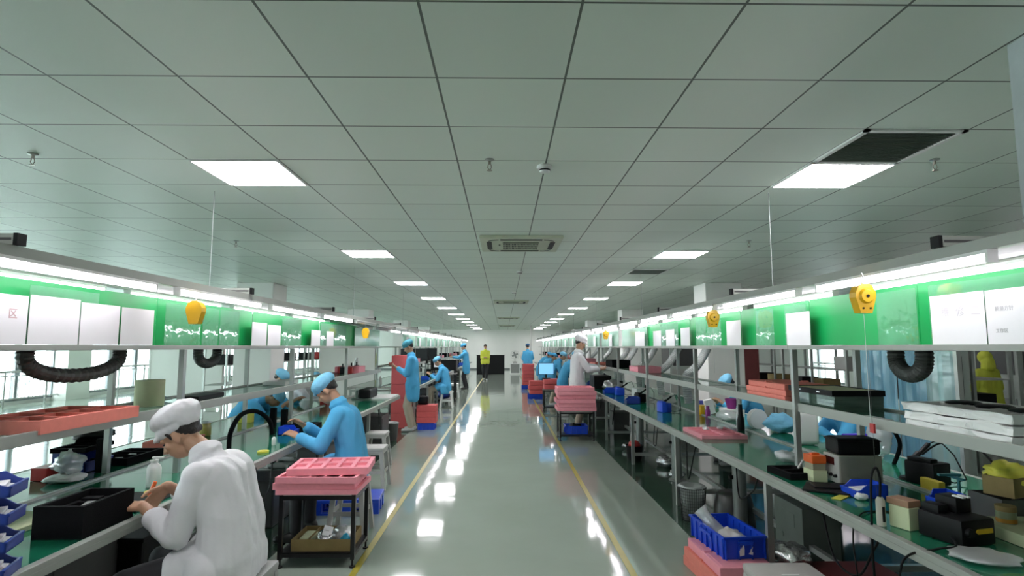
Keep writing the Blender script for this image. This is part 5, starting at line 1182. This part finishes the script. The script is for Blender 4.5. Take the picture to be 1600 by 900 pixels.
u_hose(-1, 2.42, 3.33, .72, .10, .041, 'wide dark hose sagging below the left top shelf, nearest the camera')
u_hose(-1, 2.42, 4.78, .30, .075, .040, 'short dark hose loop below the left top shelf, second one')
u_hose(1, 2.22, 3.14, .22, .085, .045, 'dark ribbed hose looping below the right top shelf')
# ---- under the right bench
S('control_box', MB().bb(-.14, .14, -.22, .22, 0, .42, .006).box((-.141, 0, .3), (.004, .2, .1)).cone((-.14, .1, .15), (-.146, .1, .15), .02), mat('grey_green_metal', (.13, .16, .14), .5), 'grey-green metal box on the floor under the second right bench', 'box', (2.35, 4.6, .003))
S('control_box', MB().bb(-.16, .16, -.3, .3, 0, .50, .006).bb(-.164, -.16, -.28, .28, .04, .24).bb(-.164, -.16, -.28, .28, .28, .46), M_BLACK, 'black drawer unit under the nearest right bench', 'cabinet', (2.14, 2.45, .003))
for i in range(3):
    y = 5.3+1.9*i; t = T('steel_pedestal', 'round steel pedestal standing under the right bench, %s from the camera' % ORD[i+1], 'pedestal', (2.12, y, .003), 0, 'steel pedestals under the right bench')
    P('body', MB().lathe([(.10, 0), (.10, .012), (.062, .02), (.058, .62), (.085, .63), (.085, .66)], seg=24), mat('dull_metal', (.22, .24, .23), .45, .5), t, True); P('knob', MB().cone((-.058, 0, .45), (-.09, 0, .45), .018), M_BLACK, t, True)
for i in range(7):
    y = 2.9+1.35*i; s = 1; d = .12*math.sin(i*2.1)
    cable('cable', [(1.86, y, BZ-.06), (1.84, y+.05, .62), (1.87+d*.3, y+.25, .42+d), (1.92, y+.55, .40), (2.0, y+.8, .58), (2.02, y+.85, .66)], .006, M_BLACK, 'slack black cable under the right bench, %s from the camera' % ORD[i+1], 'cable', 'cables under the right bench', 7)
for i in range(4):
    y = 4.5+1.5*i
    cable('cable', [(-1.93, y, BZ-.06), (-1.92, y+.05, .6), (-1.95, y+.25, .40), (-2.0, y+.6, .42), (-2.1, y+.9, .66)], .006, M_BLACK, 'slack black cable under the left bench, %s past the trolley' % ORD[i+1], 'cable', 'cables under the left bench', 7)
# ---- far clutter, one of a kind per bench
rnd = random.Random(11)
for s in (-1, 1):
    R = ROW[s]
    for k in range(4, 15):
        if s < 0 and k == 5: continue
        y = bay_y(k); nm = 'the %s bench of the %s row' % (ORD[k], SIDE[s]); e = R['xf']
        if not (s < 0 and k == 4): parts_bin((s*(e+.16), y+.35+.3*rnd.random(), BZ+.001), .2, .2, .10, 'small blue bin near the edge of '+nm, 0 if s < 0 else PI, M_BLUE if k % 2 else M_DBLUE, None)
        foam((s*(R['xp']+.24), y+1.0+.2*rnd.random(), SH+.011), .36, .55, .05+.05*(k % 3), 2, 3, (M_CORAL, M_PINK, M_BFOAM)[k % 3], '%s foam tray on the shelf of %s' % (('coral', 'pink', 'black')[k % 3], nm), .1*rnd.random())
        S('box', MB().box((0, 0, .08), (.2, .3, .16), 0, .006).box((0, 0, .162), (.12, .2, .004)), (M_BLACK, M_LGREY, M_WHITE)[(k+1) % 3], '%s box standing on %s' % (('black', 'grey', 'white')[(k+1) % 3], nm), 'box', (s*(e+.5), y+1.5, BZ+.001), .2*rnd.random())
        if k > 4: bottle((s*(R['strip']+.12), y+.5, BZ+.001), .04, .2, (M_WHITE, M_BLACK)[k % 2], '%s bottle beyond the strip of %s' % (('white', 'black')[k % 2], nm))
        if k > 4: S('control_box', MB().box((0, 0, .2), (.3, .4, .4), 0, .006).box((-s*.152, 0, .25), (.004, .25, .1)), M_DGREY, 'dark box on the floor under '+nm, 'box', (s*(R['xp']+.2), y+.9, .003))
        if s > 0 and k > 5: duct([(2.84, y+.9, 1.60), (2.78, y+.85, 1.48), (2.60, y+.75, 1.30), (2.52, y+.7, 1.12), (2.54, y+.72, .86)], .055, 'grey fume hose hanging over '+nm, hood=False)
# ---- second rows farther out, seen through the racks
def far_shelf(x, y, L_, s, label, curtain=None):
    t = T('shelf_rack', label, 'shelf rack', (x, y, 0)); n = 3
    for i in range(n):
        yy = i*L_/(n-1)
        for xx in (0, .5): P('post', MB().bb(xx-.02, xx+.02, yy-.02, yy+.02, 0, 1.95), M_ALU, t)
    for zz in (.75, 1.2, 1.6): P('shelf', MB().bb(-.02, .52, 0, L_, zz-.02, zz), M_LGREY, t)
    return t
r2 = random.Random(5)
names = {1: 'right', -1: 'left'}
for i, (x, y, L_) in enumerate([(6.2, 7.6, 2.4), (6.2, 10.4, 2.4), (6.2, 13.2, 2.4), (6.2, 16.0, 2.4), (6.2, 19, 2.4)]):
    far_shelf(x, y, L_, 1, 'grey shelf rack beyond the right row, %s from the camera' % ORD[i+1])
    for j in range(3):
        S('box', MB().box((0, 0, .12), (.35, .4, .24), 0, .01).box((-.176, 0, .14), (.004, .12, .08)), (M_BLACK, M_LGREY, M_CARD)[(i+j) % 3], '%s box at %s of the %s far right shelf rack' % (('black', 'grey', 'brown')[(i+j) % 3], ('the near end', 'the middle', 'the far end')[j], ORD[i+1]), 'box', (x+.25, y+.35+.8*j, (.752, 1.202, .752)[(i+j) % 3]))
for i, (x, y, L_) in enumerate([(-6.9, 13.5, 2.4), (-6.9, 16.3, 2.4), (-6.9, 19.1, 2.4), (-6.9, 21.9, 2.4)]):
    far_shelf(x, y, L_, -1, 'grey shelf rack beyond the left row, %s from the camera' % ORD[i+1])
    for j in range(2): S('box', MB().box((0, 0, .12), (.35, .4, .24), 0, .01).box((.176, 0, .14), (.004, .12, .08)), (M_BLACK, M_RED)[(i+j) % 2], '%s box at the %s end of the %s far left shelf rack' % (('black', 'red')[(i+j) % 2], ('near', 'far')[j], ORD[i+1]), 'box', (x+.25, y+.5+1.2*j, 1.202))
S('notice_board', MB().bb(-.01, .01, 0, .40, .55, 1.75).bb(-.02, .02, -.03, 0, 0, 1.78).bb(-.02, .02, .4, .43, 0, 1.78).bb(-.2, .2, -.03, 0, 0, .03).bb(-.2, .2, .4, .43, 0, .03), mat('maroon_board', (.22, .05, .05), .6), 'maroon notice board beyond the right row', 'notice board', (5.45, 12.4, 0), PI/2)
for (x0, x1, y, lb) in [(-9.2, -7.3, 15.2, 'nearer white partition wall beyond the left row'), (-6.0, -4.2, 19.0, 'farther white partition wall beyond the left row')]:
    S('partition', MB().bb(x0, x1, 0, .1, .05, 2.1).bb(x0, x0+.05, -.01, .11, 0, 2.15).bb(x1-.05, x1, -.01, .11, 0, 2.15), M_WALL, lb, 'partition', (0, y, 0))
S('box', MB().box((0, 0, .5), (.25, .15, .9), 0, .01), M_RED, 'red fire cabinet against the column beyond the left row', 'fire cabinet', (-13.22, 26.9, .1))
# plastic strip curtain enclosure beyond the right bench
t = T('strip_curtain', 'blue-green plastic strip curtain hanging beyond the right bench', 'strip curtain', (3.75, 4.75, 0))
P('rail', MB().bb(0, .04, 0, 1.28, 2.02, 2.06), M_ALU, t)
r3 = random.Random(3)
for i in range(7):
    b_ = MB(); y = .02+i*.18; pts = []
    for j in range(7): a = y+.2*j/6; pts.append((.012*math.sin(j*1.0+i)+(.012 if i % 2 else 0), a))
    for j in range(6): b_.quad((pts[j][0], pts[j][1], .08), (pts[j+1][0], pts[j+1][1], .08), (pts[j+1][0], pts[j+1][1], 2.02), (pts[j][0], pts[j][1], 2.02))
    P('strip', b_, M_CURTB if i > 1 else M_CURT, t, 'all')
for yy in (0, 1.26): P('post', MB().bb(.0, .04, yy, yy+.04, 0, 2.06), M_ALU, t)

# ---- black boxes added to deepen the dark under the near left bench, machines beyond the right row
for i, (x, y) in enumerate([(-2.15, 2.35), (-2.30, 3.75)]):
    S('lidded_box', MB().box((0, 0, .26), (.42, .50, .50), 0, .02).box((0, 0, .50), (.44, .52, .03), 0, .006).box((.212, 0, .36), (.006, .14, .03), 0, .002), M_BLACK, 'black lidded box added to deepen the dark under the left bench, %s the man in white' % ['before', 'beyond'][i], 'box', (x, y, .003))
M_MACH = mat('pale_machine_paint', (.42, .46, .43), .5)
for i, (x, y, h) in enumerate([(5.1, 7.4, 1.7), (6.3, 5.4, 1.8), (5.3, 14.6, 1.9), (5.0, 17.4, 1.8), (8.6, 9.6, 1.9), (9.2, 13.2, 2.0)]):
    t = T('machine_cabinet', 'pale grey machine cabinet beyond the right row, %s one by distance' % ORD[i+1], 'machine', (x, y, 0), 0)
    P('body', MB().bb(0, .9, 0, .9, 0, h, .01), M_MACH, t)
    for zz in (.2, h-.75): P('door', MB().bb(-.012, 0, .06, .84, zz, zz+.55), M_GREY if zz < .5 else M_DGREY, t); 
    P('door_front', MB().bb(.06, .84, -.012, 0, .2, h-.85), M_LGREY, t); P('window', MB().bb(.10, .80, -.012, 0, h-.75, h-.2), M_DGREY, t)
    P('handle', MB().bb(.78, .80, -.035, -.012, h*.4, h*.4+.14), M_BLACK, t)
S('partition', MB().bb(0, 2.4, 0, .08, .05, 2.3).bb(0, .05, -.01, .09, 0, 2.35).bb(2.35, 2.4, -.01, .09, 0, 2.35), M_WALL, 'white partition wall beyond the far half of the right row', 'partition', (4.7, 21.5, 0))

for i, (x, y, r) in enumerate([(2.05, 6.6, .10), (2.2, 8.0, .12), (2.0, 9.3, .09), (2.15, 7.3, .08)]):
    blob('plastic_bag', (x, y, .003), (r, r*1.2, r*.6), M_SILV, 'shiny bag on the floor under the right bench, %s from the camera' % ['nearest', 'third', 'farthest', 'second'][i], 'bag', .3*i, 90+i, .45)
for i, (x, y) in enumerate([(-2.25, 5.6), (-2.3, 7.3)]):
    S('lidded_box', MB().box((0, 0, .2), (.36, .44, .40), 0, .02).box((0, 0, .40), (.38, .46, .03), 0, .006).box((.182, 0, .30), (.006, .12, .03), 0, .002), M_DGREY, 'dark lidded box under the left bench, %s the arch' % ['below', 'well beyond'][i], 'box', (x, y, .003))

for i in range(8):                           # unseen lamps added to brighten the area beyond the right row
    y = 4.6+2.2*i
    t = T('strip_lamp', 'unseen strip lamp added to light the area beyond the right row, %s from the camera' % ORD[i+1], 'strip lamp', (7.1, y, 2.30), 0, 'added strip lamps beyond the right row')
    P('housing', MB().bb(-.03, .03, 0, 1.22, -.004, .02), M_WHITE, t); P('tube', MB().cone((0, .012, -.022), (0, 1.208, -.022), .0175, seg=10), M_TUBE, t, True)
    for yy in (.15, 1.05): P('hanger', MB().cone((0, yy, .02), (0, yy, HC-2.30), .003, seg=6), M_ALU, t)
